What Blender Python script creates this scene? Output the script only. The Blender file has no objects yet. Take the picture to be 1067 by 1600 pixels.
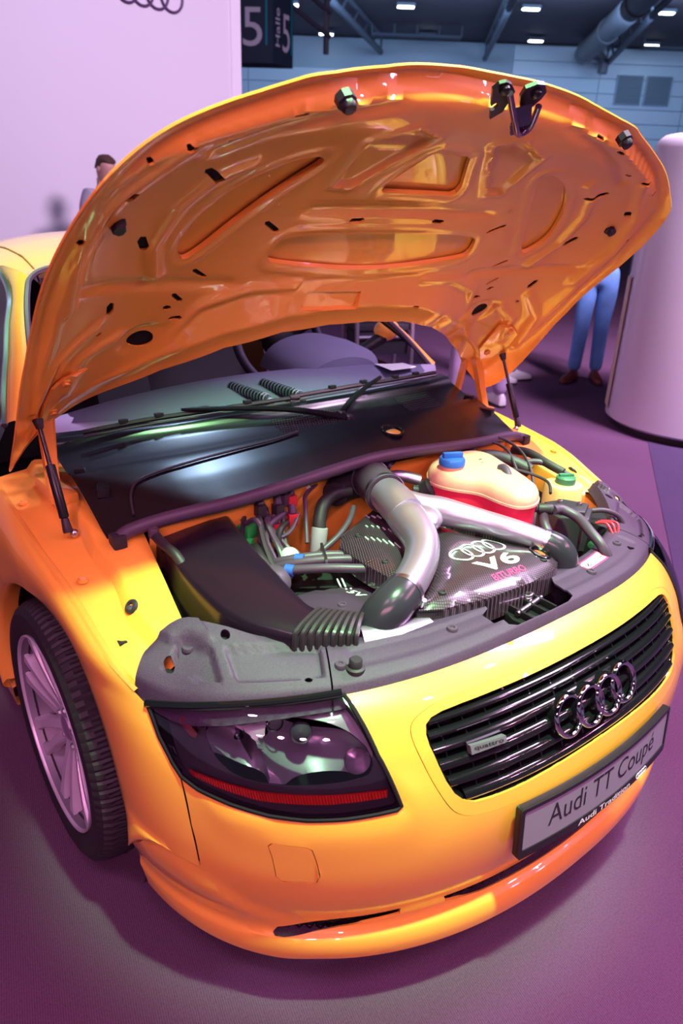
import bpy, bmesh, math, random
import numpy as np
from mathutils import Vector, Matrix, geometry
random.seed(7)
SC = bpy.context.scene
COL = SC.collection
PI = math.pi

# ------------------------------------------------------------------ camera
CAM = np.array([-1.171, -0.5843, 1.4896]); YAW, PITCH, ROLL, FPX = 0.6773, 0.4108, 0.0394, 1124.07
fw = np.array([math.sin(YAW)*math.cos(PITCH), math.cos(YAW)*math.cos(PITCH), -math.sin(PITCH)])
r0 = np.array([math.cos(YAW), -math.sin(YAW), 0.0]); u0 = np.cross(r0, fw)
r1 = math.cos(ROLL)*r0 + math.sin(ROLL)*u0; u1 = -math.sin(ROLL)*r0 + math.cos(ROLL)*u0
cd = bpy.data.cameras.new('camera'); co = bpy.data.objects.new('camera', cd); COL.objects.link(co)
co.matrix_world = Matrix(((r1[0], u1[0], -fw[0], CAM[0]), (r1[1], u1[1], -fw[1], CAM[1]), (r1[2], u1[2], -fw[2], CAM[2]), (0, 0, 0, 1)))
cd.sensor_fit = 'VERTICAL'; cd.sensor_height = 36.0; cd.lens = 36.0*FPX/1600.0
cd.clip_start = 0.05; cd.clip_end = 300
cd.dof.use_dof = True; cd.dof.focus_distance = 1.65; cd.dof.aperture_fstop = 4.0
SC.camera = co
# hall frame: its long axis b runs obliquely past the car, a across it
HEAD = 0.6773; HO = (-1.171, -0.5843)
GF = np.array([math.sin(HEAD), math.cos(HEAD), 0.0]); HR = np.array([math.cos(HEAD), -math.sin(HEAD), 0.0])
def hall(a, b, z): return Vector((HO[0]+a*HR[0]+b*GF[0], HO[1]+a*HR[1]+b*GF[1], z))

# ------------------------------------------------------------------ world, lights, exposure
W = bpy.data.worlds.new('hall_air'); SC.world = W; W.use_nodes = True
W.node_tree.nodes['Background'].inputs[0].default_value = (0.62, 0.48, 0.88, 1)
W.node_tree.nodes['Background'].inputs[1].default_value = 0.24
SC.view_settings.view_transform = 'Standard'; SC.view_settings.look = 'None'
SC.view_settings.gamma = 1.0; SC.view_settings.use_curve_mapping = False
SC.view_settings.exposure = 0.0
def lamp(name, kind, loc, target, power, color, size=0.5, size_y=None, spot=None, blend=0.5):
    L = bpy.data.lights.new(name, kind); o = bpy.data.objects.new(name, L); COL.objects.link(o)
    o.location = loc; d = Vector(target)-Vector(loc)
    o.rotation_euler = d.to_track_quat('-Z', 'Y').to_euler()
    L.energy = power; L.color = color
    if kind == 'AREA':
        L.shape = 'RECTANGLE'; L.size = size; L.size_y = size_y or size
    else:
        L.shadow_soft_size = size
    if kind == 'SPOT':
        L.spot_size = math.radians(spot); L.spot_blend = blend
    return o
# spots over the stand, fixtures unseen: key from above, tinted green to imitate lime highlights; pink washes from the sides
lamp('key_spot', 'SPOT', (-0.35, -0.70, 5.6), (-0.10, 0.55, 0.7), 3700, (0.42, 1.0, 0.42), 0.15, spot=17.5, blend=0.35)
lamp('key_spot', 'SPOT', (1.3, -0.6, 5.6), (0.78, 0.74, 0.77), 3600, (0.42, 1.0, 0.42), 0.12, spot=8, blend=0.5)  # second key, added to brighten the right fender
for i in range(4):
    lamp('pink_wash', 'SPOT', (-4.4+0.55*i, -2.4-0.45*i, 3.5), (-0.5, 0.4, 0.3), 170, (1.0, 0.36, 0.62), 0.10, spot=46, blend=0.8)
    lamp('pink_wash', 'SPOT', (2.2+0.55*i, -3.6+0.45*i, 3.5), (0.4, 0.4, 0.3), 120, (1.0, 0.36, 0.66), 0.10, spot=46, blend=0.8)
for x, y in ((-3.0, -0.6), (-1.6, -2.2), (0.8, -2.6), (2.6, -1.2)):
    lamp('pink_fill', 'SPOT', (x, y, 5.2), (x*0.5, y*0.5+0.2, 0.0), 200, (1.0, 0.46, 0.84), 0.12, spot=80, blend=0.9)  # added overhead fill that tints the carpet pink
lamp('roof_fill', 'SPOT', (-1.5, 2.4, 5.6), (-0.50, 2.0, 1.2), 1900, (0.46, 1.0, 0.52), 0.15, spot=15, blend=0.6)  # added green spot that turns the roof lime
lamp('dash_fill', 'SPOT', (0.9, 2.9, 5.6), (-0.05, 1.12, 0.95), 650, (0.48, 0.70, 1.0), 0.20, spot=17, blend=0.6)  # added spot that brightens the dashboard in blue-violet
lamp('wall_wash', 'AREA', (0.6, 3.6, 5.0), (1.6, 7.2, 2.0), 55, (0.62, 0.60, 1.0), 2.6, 0.8)
lamp('stand_fill', 'AREA', hall(3.6, 3.4, 5.2), hall(3.4, 6.0, 0.6), 850, (0.95, 0.64, 1.0), 2.0, 1.2)  # added area fill for the stand, partition and car
lamp('stand_fill_spot', 'SPOT', hall(3.0, 3.4, 5.2), hall(3.3, 6.4, 0.3), 1600, (0.95, 0.72, 1.0), 0.3, spot=50, blend=0.7)  # extra spot added to brighten the pillar and the people
lamp('hall_wash', 'AREA', hall(5, 30, 7.6), hall(5, 40, 5.5), 1250, (0.42, 0.64, 1.0), 24, 2)

# ------------------------------------------------------------------ materials
MATS = {}
def mat(name, color, rough=0.5, metal=0.0, coat=0.0, spec=0.5, trans=0.0, emit=None, estr=0.0, bump=None, var=None, ior=1.45, sss=0.0, coatr=0.03):
    if name in MATS: return MATS[name]
    m = bpy.data.materials.new(name); m.use_nodes = True; nt = m.node_tree; b = nt.nodes['Principled BSDF']
    b.inputs['Base Color'].default_value = (*color, 1); b.inputs['Roughness'].default_value = rough
    b.inputs['Metallic'].default_value = metal; b.inputs['Coat Weight'].default_value = coat; b.inputs['Coat Roughness'].default_value = coatr
    b.inputs['Specular IOR Level'].default_value = spec; b.inputs['Transmission Weight'].default_value = trans; b.inputs['IOR'].default_value = ior
    if sss: b.inputs['Subsurface Weight'].default_value = sss; b.inputs['Subsurface Radius'].default_value = (0.02, 0.01, 0.01)
    if emit: b.inputs['Emission Color'].default_value = (*emit, 1); b.inputs['Emission Strength'].default_value = estr
    if bump or var:
        tc = nt.nodes.new('ShaderNodeTexCoord')
    if var:      # (scale, amount)
        n = nt.nodes.new('ShaderNodeTexNoise'); n.inputs['Scale'].default_value = var[0]; n.inputs['Detail'].default_value = 4
        nt.links.new(tc.outputs['Object'], n.inputs['Vector'])
        mx = nt.nodes.new('ShaderNodeMix'); mx.data_type = 'RGBA'
        mx.inputs['A'].default_value = (*[c*(1-var[1]) for c in color], 1); mx.inputs['B'].default_value = (*[min(1, c*(1+var[1])) for c in color], 1)
        nt.links.new(n.outputs['Fac'], mx.inputs['Factor']); nt.links.new(mx.outputs['Result'], b.inputs['Base Color'])
    if bump:     # (scale, strength, distance)
        n = nt.nodes.new('ShaderNodeTexNoise'); n.inputs['Scale'].default_value = bump[0]; n.inputs['Detail'].default_value = 3
        nt.links.new(tc.outputs['Object'], n.inputs['Vector'])
        bp = nt.nodes.new('ShaderNodeBump'); bp.inputs['Strength'].default_value = bump[1]; bp.inputs['Distance'].default_value = bump[2]
        nt.links.new(n.outputs['Fac'], bp.inputs['Height']); nt.links.new(bp.outputs['Normal'], b.inputs['Normal'])
    MATS[name] = m; return m
PAINT = mat('yellow_paint', (0.95, 0.40, 0.055), 0.38, coat=1.0, coatr=0.02)
PLAST = mat('grained_black_plastic', (0.055, 0.026, 0.066), 0.55, bump=(700, 0.5, 0.0015), var=(330, 0.55))
GLOSS = mat('gloss_black', (0.006, 0.006, 0.008), 0.14, coat=0.6)
COWL = mat('cowl_black', (0.007, 0.007, 0.010), 0.27, spec=0.45)
SATIN = mat('satin_black', (0.012, 0.011, 0.014), 0.32)
RUBBER = mat('rubber', (0.028, 0.022, 0.030), 0.5)
RUBBER2 = mat('hose_rubber', (0.072, 0.044, 0.080), 0.42)
DARK = mat('engine_dark', (0.012, 0.011, 0.014), 0.6)
CHROME = mat('chrome', (0.82, 0.80, 0.84), 0.05, metal=1.0)
SILVER = mat('cast_silver', (0.62, 0.50, 0.70), 0.33, metal=0.85)
ALU = mat('wheel_silver', (0.62, 0.54, 0.66), 0.36, metal=0.3, coat=0.4)
STEEL = mat('clamp_steel', (0.55, 0.53, 0.57), 0.28, metal=1.0)
GREYP = mat('grey_plastic', (0.30, 0.25, 0.33), 0.5)
WHITE = mat('white_print', (0.85, 0.82, 0.9), 0.5)
PINKP = mat('pink_print', (0.9, 0.03, 0.16), 0.5)
BLACKP = mat('black_print', (0.015, 0.012, 0.02), 0.45)
BLUE = mat('blue_plastic', (0.03, 0.10, 0.48), 0.35)
GREEN = mat('green_plastic', (0.03, 0.42, 0.08), 0.4)
GREEND = mat('dark_green_plastic', (0.06, 0.19, 0.12), 0.4)
REDP = mat('red_plastic', (0.6, 0.03, 0.05), 0.4)
TANK = mat('tank_plastic', (0.80, 0.34, 0.29), 0.32, sss=0.4, var=(14, 0.08))
TANKR = mat('coolant_pink', (0.85, 0.03, 0.09), 0.32, sss=0.3)
WASHER = mat('reservoir_plastic', (0.80, 0.50, 0.24), 0.35, sss=0.3)
REDLENS = mat('red_reflector', (0.42, 0.012, 0.012), 0.25, coat=0.5)
AMBER = mat('orange_reflector', (0.55, 0.10, 0.02), 0.25)
PLATE = mat('plate_face', (0.24, 0.20, 0.29), 0.5)
def glassy(name, tint, refl_rough=0.02, dens=0.0):
    m = bpy.data.materials.new(name); m.use_nodes = True; nt = m.node_tree; nt.nodes.clear()
    out = nt.nodes.new('ShaderNodeOutputMaterial'); mx = nt.nodes.new('ShaderNodeMixShader')
    tr = nt.nodes.new('ShaderNodeBsdfTransparent'); tr.inputs[0].default_value = (*tint, 1)
    gl = nt.nodes.new('ShaderNodeBsdfGlossy'); gl.inputs['Roughness'].default_value = refl_rough
    fr = nt.nodes.new('ShaderNodeFresnel'); fr.inputs[0].default_value = 1.5
    nt.links.new(fr.outputs[0], mx.inputs[0]); nt.links.new(tr.outputs[0], mx.inputs[1]); nt.links.new(gl.outputs[0], mx.inputs[2])
    nt.links.new(mx.outputs[0], out.inputs[0]); MATS[name] = m; return m
LENS = glassy('clear_lens', (0.93, 0.92, 0.95))
GLASS = glassy('window_glass', (0.72, 0.74, 0.78))
def carbon():
    m = mat('carbon_fibre', (0.03, 0.018, 0.03), 0.3, coat=1.0); nt = m.node_tree; b = nt.nodes['Principled BSDF']
    tc = nt.nodes.new('ShaderNodeTexCoord'); w = nt.nodes.new('ShaderNodeTexWave'); w.inputs['Scale'].default_value = 62
    mp = nt.nodes.new('ShaderNodeMapping'); mp.inputs['Rotation'].default_value = (0, 0, 0.5)
    nt.links.new(tc.outputs['Object'], mp.inputs[0]); nt.links.new(mp.outputs[0], w.inputs['Vector'])
    w2 = nt.nodes.new('ShaderNodeTexWave'); w2.inputs['Scale'].default_value = 62
    mp2 = nt.nodes.new('ShaderNodeMapping'); mp2.inputs['Rotation'].default_value = (0, 0, 0.5+PI/2)
    nt.links.new(tc.outputs['Object'], mp2.inputs[0]); nt.links.new(mp2.outputs[0], w2.inputs['Vector'])
    ma = nt.nodes.new('ShaderNodeMath'); ma.operation = 'MULTIPLY'
    nt.links.new(w.outputs['Fac'], ma.inputs[0]); nt.links.new(w2.outputs['Fac'], ma.inputs[1])
    cr = nt.nodes.new('ShaderNodeValToRGB'); cr.color_ramp.elements[0].color = (0.008, 0.006, 0.008, 1); cr.color_ramp.elements[1].color = (0.12, 0.065, 0.11, 1)
    cr.color_ramp.elements[1].position = 0.7
    nt.links.new(ma.outputs[0], cr.inputs[0]); nt.links.new(cr.outputs[0], b.inputs['Base Color']); return m
CARBON = carbon()
def carpet(name, base, rot):
    m = mat(name, base, 0.95, spec=0.15); nt = m.node_tree; b = nt.nodes['Principled BSDF']
    tc = nt.nodes.new('ShaderNodeTexCoord')
    mp = nt.nodes.new('ShaderNodeMapping'); mp.inputs['Rotation'].default_value = (0, 0, rot); nt.links.new(tc.outputs['Object'], mp.inputs[0])
    w = nt.nodes.new('ShaderNodeTexWave'); w.inputs['Scale'].default_value = 68; w.inputs['Distortion'].default_value = 1.2; w.inputs['Detail'].default_value = 2; w.inputs['Detail Scale'].default_value = 6
    nt.links.new(mp.outputs[0], w.inputs['Vector'])
    n = nt.nodes.new('ShaderNodeTexNoise'); n.inputs['Scale'].default_value = 210; n.inputs['Detail'].default_value = 5; nt.links.new(tc.outputs['Object'], n.inputs['Vector'])
    n2 = nt.nodes.new('ShaderNodeTexNoise'); n2.inputs['Scale'].default_value = 1.3; n2.inputs['Detail'].default_value = 6; nt.links.new(tc.outputs['Object'], n2.inputs['Vector'])
    a1 = nt.nodes.new('ShaderNodeMath'); a1.operation = 'MULTIPLY_ADD'; a1.inputs[1].default_value = 0.45; nt.links.new(w.outputs['Fac'], a1.inputs[0]); nt.links.new(n.outputs['Fac'], a1.inputs[2])
    a2 = nt.nodes.new('ShaderNodeMath'); a2.operation = 'MULTIPLY_ADD'; a2.inputs[1].default_value = 0.5; nt.links.new(n2.outputs['Fac'], a2.inputs[0]); nt.links.new(a1.outputs[0], a2.inputs[2])
    cr = nt.nodes.new('ShaderNodeValToRGB'); cr.color_ramp.elements[0].position = 0.5; cr.color_ramp.elements[1].position = 1.25
    cr.color_ramp.elements[0].color = (*[c*0.55 for c in base], 1); cr.color_ramp.elements[1].color = (*[c*1.5 for c in base], 1)
    mr = nt.nodes.new('ShaderNodeMapRange'); mr.inputs['From Min'].default_value = 0.35; mr.inputs['From Max'].default_value = 1.3
    nt.links.new(a2.outputs[0], mr.inputs['Value']); nt.links.new(mr.outputs[0], cr.inputs[0]); cr.color_ramp.elements[0].position = 0.0; cr.color_ramp.elements[1].position = 1.0
    nt.links.new(cr.outputs[0], b.inputs['Base Color'])
    bp = nt.nodes.new('ShaderNodeBump'); bp.inputs['Strength'].default_value = 0.5; bp.inputs['Distance'].default_value = 0.004
    nt.links.new(a1.outputs[0], bp.inputs['Height']); nt.links.new(bp.outputs['Normal'], b.inputs['Normal']); return m
CARPET = carpet('ribbed_carpet', (0.105, 0.052, 0.100), 0.25)
CARPET2 = carpet('blue_grey_carpet', (0.060, 0.040, 0.085), 1.1)

# ------------------------------------------------------------------ mesh helpers
def A(x): return np.asarray(x, float)
def mk(name, V, F, m, parent=None, smooth=True, sharp=40):
    me = bpy.data.meshes.new(name); me.from_pydata([tuple(map(float, v)) for v in V], [], [tuple(map(int, f)) for f in F]); me.update()
    if smooth:
        me.shade_smooth()
        if sharp: me.set_sharp_from_angle(angle=math.radians(sharp))
    me.materials.append(m)
    o = bpy.data.objects.new(name, me); COL.objects.link(o)
    if parent: o.parent = parent
    return o
def share(name, me, parent, mw=None):
    o = bpy.data.objects.new(name, me); COL.objects.link(o); o.parent = parent
    if mw is not None: o.matrix_local = mw
    return o
def tag(o, label=None, cat=None, group=None, kind=None):
    if label: o['label'] = label
    if cat: o['category'] = cat
    if group: o['group'] = group
    if kind: o['kind'] = kind
    return o
def empty(name, loc=(0, 0, 0), rz=0, parent=None):
    o = bpy.data.objects.new(name, None); COL.objects.link(o); o.location = loc; o.rotation_euler = (0, 0, rz); o.empty_display_size = 0.05
    if parent: o.parent = parent
    return o
def spl(P, n=6, closed=False):
    P = A(P); N = len(P); out = []
    rng = range(N if closed else N-1)
    for i in rng:
        if closed: a, b, c, d = P[(i-1) % N], P[i], P[(i+1) % N], P[(i+2) % N]
        else: a, b, c, d = P[max(i-1, 0)], P[i], P[i+1], P[min(i+2, N-1)]
        for k in range(n):
            f = k/n
            out.append(.5*((2*b)+(c-a)*f+(2*a-5*b+4*c-d)*f*f+(3*b-a-3*c+d)*f**3))
    if not closed: out.append(P[-1])
    return A(out)
def join(*parts):
    V = []; F = []
    for v, f in parts:
        o = len(V); V += [tuple(map(float, p)) for p in v]; F += [tuple(int(i)+o for i in q) for q in f]
    return V, F
def tube(P, r, seg=10, caps=True):
    P = A(P); n = len(P); r = np.broadcast_to(A(r), (n,)) if np.ndim(r) < 2 else r
    T = np.gradient(P, axis=0); T /= np.linalg.norm(T, axis=1)[:, None]+1e-12
    ref = np.array([0, 0, 1.]) if abs(T[0][2]) < .9 else np.array([1., 0, 0])
    N = np.cross(T[0], ref); N /= np.linalg.norm(N); V = []; F = []
    for i in range(n):
        N = N-T[i]*(N@T[i]); N /= np.linalg.norm(N)+1e-12; B = np.cross(T[i], N)
        for k in range(seg):
            t = 2*PI*k/seg; V.append(P[i]+r[i]*(math.cos(t)*N+math.sin(t)*B))
    for i in range(n-1):
        for k in range(seg):
            F.append((i*seg+k, i*seg+(k+1) % seg, (i+1)*seg+(k+1) % seg, (i+1)*seg+k))
    if caps: F.append(tuple(range(seg))[::-1]); F.append(tuple((n-1)*seg+k for k in range(seg)))
    return V, F
def loft(rows, cu=False, cv=False, caps=False):
    n = len(rows); m = len(rows[0]); V = [p for r in rows for p in r]; F = []
    for i in range(n if cv else n-1):
        for k in range(m if cu else m-1):
            a = i*m+k; b = i*m+(k+1) % m; i2 = (i+1) % n
            F.append((a, b, i2*m+(k+1) % m, i2*m+k))
    if caps and cu: F.append(tuple(range(m))[::-1]); F.append(tuple((n-1)*m+k for k in range(m)))
    return V, F
def lathe(prof, seg=32, axis='z', c=(0, 0, 0), M=None, closed=False):
    rows = []
    for k in range(seg):
        t = 2*PI*k/seg; rows.append([(r*math.cos(t), r*math.sin(t), h) for r, h in prof])
    V, F = loft(rows, cu=closed, cv=True); V = A(V)
    if axis == 'x': V = V[:, [2, 0, 1]]
    if axis == 'y': V = V[:, [1, 2, 0]]
    if M is not None: V = A([tuple(M @ Vector(v)) for v in V])
    return V+A(c), F
def box(c, s, bev=0.0, M=None):
    bm = bmesh.new(); bmesh.ops.create_cube(bm, size=1.0)
    for v in bm.verts: v.co = Vector((v.co.x*s[0], v.co.y*s[1], v.co.z*s[2]))
    if bev: bmesh.ops.bevel(bm, geom=bm.edges[:], offset=bev, segments=2, affect='EDGES', profile=0.7)
    V = [v.co.copy() for v in bm.verts]; bm.verts.index_update(); F = [[v.index for v in f.verts] for f in bm.faces]; bm.free()
    if M is not None: V = [M @ v for v in V]
    return [tuple(v+Vector(c)) for v in V], F
def frame(zdir, xdir=(1, 0, 0)):
    z = Vector(zdir).normalized(); x = Vector(xdir); x = (x-z*x.dot(z)).normalized(); y = z.cross(x)
    return Matrix((x, y, z)).transposed()
def cyl(p0, p1, r0, r1=None, seg=16, bev=0.0):
    r1 = r0 if r1 is None else r1; p0 = A(p0); p1 = A(p1); L = np.linalg.norm(p1-p0); d = (p1-p0)/L; b = min(bev, L*.4)
    if b: return tube([p0, p0+d*b*.3, p0+d*b, p1-d*b, p1-d*b*.3, p1], [r0-b, r0-b*.3, r0, r1, r1-b*.3, r1-b], seg)
    return tube([p0, p1], [r0, r1], seg)
def sphere(c, r, seg=16, rings=10, M=None):
    r = A(r) if np.ndim(r) else A([r]*3); V = []; rows = []
    for i in range(rings+1):
        a = -PI/2+PI*i/rings
        rows.append([A(c)+r*A([math.cos(a)*math.cos(2*PI*k/seg), math.cos(a)*math.sin(2*PI*k/seg), math.sin(a)]) for k in range(seg)])
    return loft(rows, cu=True)
def torus(c, R, r, M=None, seg=40, ring=10, ry=None):
    rows = []
    for i in range(seg):
        a = 2*PI*i/seg; row = []
        for k in range(ring):
            b = 2*PI*k/ring; v = Vector(((R+r*math.cos(b))*math.cos(a), (R+r*math.cos(b))*math.sin(a), (ry or r)*math.sin(b)))
            if M is not None: v = M @ v
            row.append(v+Vector(c))
        rows.append(row)
    return loft(rows, cu=True, cv=True)
def inpoly(P, poly):
    P = A(P); poly = A(poly); x, y = P[:, 0], P[:, 1]; c = np.zeros(len(P), bool); j = len(poly)-1
    for i in range(len(poly)):
        xi, yi = poly[i]; xj, yj = poly[j]
        if yi != yj:
            c ^= ((yi > y) != (yj > y)) & (x < (xj-xi)*(y-yi)/(yj-yi)+xi)
        j = i
    return c
def segdist(P, poly, closed=True):
    P = A(P); poly = A(poly); d = np.full(len(P), 1e9); n = len(poly)
    for i in range(n if closed else n-1):
        a = poly[i]; b = poly[(i+1) % n]; ab = b-a; L = ab@ab+1e-15
        t = np.clip(((P-a)@ab)/L, 0, 1); d = np.minimum(d, np.linalg.norm(P-(a+t[:, None]*ab), axis=1))
    return d
def sstep(x, a, b):
    t = np.clip((x-a)/(b-a), 0, 1); return t*t*(3-2*t)
def resamp(poly, step, closed=True):
    poly = A(poly); out = []; n = len(poly)
    for i in range(n if closed else n-1):
        a = poly[i]; b = poly[(i+1) % n]; k = max(1, int(np.ceil(np.linalg.norm(b-a)/step)))
        out += [a+(b-a)*j/k for j in range(k)]
    if not closed: out.append(poly[-1])
    return A(out)
def patch(S, outer, holes=(), step=0.02, sc=(1, 1), lines=(), thick=0.0, ref=(0, 0, 1), bstep=None):
    """triangulate a region of a parametric surface S(u,v) with clean hole edges; optional thickness away from ref"""
    sc = A(sc); bstep = bstep or step
    pts = []; edges = []
    def add(poly, closed=True):
        q = resamp(A(poly)*sc, bstep, closed); o = len(pts); pts.extend(q); n = len(q)
        edges.extend([(o+i, o+(i+1) % n) for i in range(n if closed else n-1)])
        return q
    O = add(outer); H = [add(h) for h in holes]; L = [add(l, c) for l, c in lines]
    B = A(pts); lo, hi = O.min(0), O.max(0)
    g = np.stack(np.meshgrid(np.arange(lo[0]+step*.5, hi[0], step), np.arange(lo[1]+step*.5, hi[1], step)), -1).reshape(-1, 2)
    g = g[inpoly(g, O)]
    for h in H: g = g[~inpoly(g, h)]
    if len(g):
        keep = np.ones(len(g), bool)
        for i in range(0, len(g), 2000):
            d = ((g[i:i+2000, None, :]-B[None])**2).sum(-1).min(1); keep[i:i+2000] = d > (0.55*step)**2 if bstep >= step*.8 else d > (0.6*bstep)**2
        g = g[keep]
    allp = np.vstack([B, g]) if len(g) else B
    r = geometry.delaunay_2d_cdt([Vector(q) for q in allp], edges, [], 0, 1e-7)
    P = A([tuple(v) for v in r[0]]); F = np.array([f for f in r[2] if len(f) == 3])
    cen = P[F].mean(1); ok = inpoly(cen, O)
    for h in H: ok &= ~inpoly(cen, h)
    F = F[ok]; V = A(S(P[:, 0]/sc[0], P[:, 1]/sc[1]))
    used = np.unique(F); mp = -np.ones(len(V), int); mp[used] = np.arange(len(used)); V = V[used]; F = mp[F]
    fn = np.cross(V[F[:, 1]]-V[F[:, 0]], V[F[:, 2]]-V[F[:, 0]])
    if (fn@A(ref)).sum() < 0: F = F[:, ::-1]; fn = -fn
    if not thick: return V, F
    N = np.zeros_like(V)
    for k in range(3): np.add.at(N, F[:, k], fn)
    N /= np.linalg.norm(N, axis=1)[:, None]+1e-12
    V2 = V-N*thick; n = len(V)
    ed = {}
    for f in F:
        for a, b in ((f[0], f[1]), (f[1], f[2]), (f[2], f[0])): ed[(a, b)] = 1
    be = [(a, b) for (a, b) in ed if (b, a) not in ed]
    Vs = list(V)+list(V2); Fs = [tuple(f) for f in F]+[tuple(x+n for x in f[::-1]) for f in F]
    for a, b in be:       # rim with its own vertices so that the edge stays crisp
        o = len(Vs); Vs += [V[a], V[b], V2[b], V2[a]]; Fs.append((o+1, o, o+3, o+2))
    return Vs, Fs
def prism(poly, z0, z1, bev=0.0, fz=None):
    """upright slab from a plan outline"""
    poly = A(poly); n = len(poly); c = poly.mean(0)
    def ring(k, z): return [(c[0]+(q[0]-c[0])*k, c[1]+(q[1]-c[1])*k, z) for q in poly]
    if bev:
        k = 1-bev/np.linalg.norm(poly-c, axis=1).mean()
        rows = [ring(1, z0), ring(1, z1-bev), ring(1-(1-k)*.3, z1-bev*.3), ring(k, z1)]
    else: rows = [ring(1, z0), ring(1, z1)]
    V, F = loft(rows, cu=True, caps=True); return V, F
def ell(c, rx, ry, n=20, rot=0): return [(c[0]+rx*math.cos(2*PI*k/n)*math.cos(rot)-ry*math.sin(2*PI*k/n)*math.sin(rot), c[1]+rx*math.cos(2*PI*k/n)*math.sin(rot)+ry*math.sin(2*PI*k/n)*math.cos(rot)) for k in range(n)]
def mirx(V, F): return [(-v[0], v[1], v[2]) for v in V], [tuple(f)[::-1] for f in F]
TMP = bpy.data.scenes.new('workbench')
def evalmesh(o):
    TMP.collection.objects.link(o); vl = TMP.view_layers[0]; dg = vl.depsgraph; vl.update(); dg = vl.depsgraph
    me = bpy.data.meshes.new_from_object(o.evaluated_get(dg)); bpy.data.objects.remove(o); return me
def text(name, s, m, parent, mapf, w=None, h=None, size=1.0, ext=0.0, offset=0.0, shear=0.0, sub=0):
    """flat lettering: outline glyphs turned to a mesh, centred, fitted to w x h and placed by mapf(x, y, depth)"""
    cu = bpy.data.curves.new(name, 'FONT'); cu.body = s; cu.size = size; cu.extrude = 0.0; cu.offset = offset; cu.shear = shear
    cu.align_x = 'CENTER'; cu.align_y = 'CENTER'; cu.resolution_u = 4
    to = bpy.data.objects.new(name, cu); me = evalmesh(to)
    if sub:
        bm = bmesh.new(); bm.from_mesh(me); bmesh.ops.triangulate(bm, faces=bm.faces[:]); bmesh.ops.subdivide_edges(bm, edges=[e for e in bm.edges if e.calc_length() > 0.15], cuts=sub); bm.to_mesh(me); bm.free()
    P = A([v.co[:] for v in me.vertices]); lo, hi = P.min(0), P.max(0); c = (lo+hi)/2; sx = (w/(hi[0]-lo[0])) if w else 1; sy = (h/(hi[1]-lo[1])) if h else sx
    if w is None and h: sx = sy
    V = [tuple(mapf((q[0]-c[0])*sx, (q[1]-c[1])*sy, ext)) for q in P]; F = [tuple(p.vertices) for p in me.polygons]; bpy.data.meshes.remove(me)
    return mk(name, V, F, m, parent, smooth=False)
# ------------------------------------------------------------------ the setting
def struct(o): o['kind'] = 'structure'; return o
def quadobj(name, P, m, parent=None): return mk(name, P, [(0, 1, 2, 3)], m, parent, smooth=False)
HALLBLUE = mat('hall_panel', (0.50, 0.62, 0.74), 0.6, var=(0.6, 0.06))
HALLDARK = mat('hall_ceiling', (0.075, 0.062, 0.085), 0.8, var=(0.4, 0.3))
BEAM = mat('beam_steel', (0.07, 0.085, 0.115), 0.55)
DUCT = mat('duct_grey', (0.11, 0.12, 0.15), 0.5)
WALLW = mat('white_wall', (0.82, 0.80, 0.84), 0.55)
LAMPW = mat('lamp_glow', (0.9, 0.95, 1.0), 0.5, emit=(0.80, 0.93, 1.0), estr=14.0)
LOUVRE = mat('louvre_grey', (0.12, 0.17, 0.23), 0.6, var=(3, 0.15))

fl = struct(mk('floor', [(-45, -30, 0), (60, -30, 0), (60, 70, 0), (-45, 70, 0)], [(0, 1, 2, 3)], CARPET, smooth=False))
# a strip of darker carpet laid along the stand's edge
struct(mk('floor_strip', *prism([(0.30, -0.295), (1.495, 0.506), (3.177, 1.63), (6.4, 3.78), (8.6, 0.5), (2.5, -3.6)], 0.0, 0.004), CARPET2, smooth=False))
# pale partition wall of the stand, seen from its front, with its right end in view
def slab(name, a0, a1, b0, b1, z0, z1, m):
    P = [hall(a0, b0, z0), hall(a1, b0, z0), hall(a1, b1, z0), hall(a0, b1, z0), hall(a0, b0, z1), hall(a1, b0, z1), hall(a1, b1, z1), hall(a0, b1, z1)]
    return mk(name, P, [(0, 1, 5, 4), (1, 2, 6, 5), (2, 3, 7, 6), (3, 0, 4, 7), (4, 5, 6, 7), (3, 2, 1, 0)], m, smooth=False)
PS = math.radians(45); WD = Vector(math.cos(PS)*HR+math.sin(PS)*GF); WNV = Vector((WD.y, -WD.x, 0)); WO = Vector((2.60, 7.29, 0))   # run, face normal and a point of the partition
def wslab(name, t0, t1, d0, d1, z0, z1, m):
    P = [WO+WD*t+WNV*d+Vector((0, 0, z)) for z in (z0, z1) for t, d in ((t0, d0), (t1, d0), (t1, d1), (t0, d1))]
    return mk(name, P, [(0, 1, 5, 4), (1, 2, 6, 5), (2, 3, 7, 6), (3, 0, 4, 7), (4, 5, 6, 7), (3, 2, 1, 0)], m, smooth=False)
TE = 0.98
wl = struct(wslab('wall_left', -9.5, TE-0.13, 0.0, -0.35, 0, 4.4, WALLW))
tr = struct(wslab('trim_1', TE-0.13, TE, 0.015, -0.36, 0, 4.4, mat('trim_white', (0.92, 0.9, 0.93), 0.4)))
# four thin rings mounted on the partition
lg = empty('ring_emblem', WO+WD*(-0.11)+Vector((0, 0, 3.26))); tag(lg, 'dark four-ring emblem mounted high on the white partition wall', 'emblem')
LM = Matrix((HR, -GF, (0, 0, 1))).transposed()
LM = Matrix((WD, Vector((0, 0, 1)), WNV)).transposed()
for i in range(4):
    mk('ring', *torus(WD*(-0.2475+0.165*i)+WNV*0.014, 0.122, 0.012, LM, 48, 8), mat('emblem_dark', (0.10, 0.05, 0.14), 0.4), lg)

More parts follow.
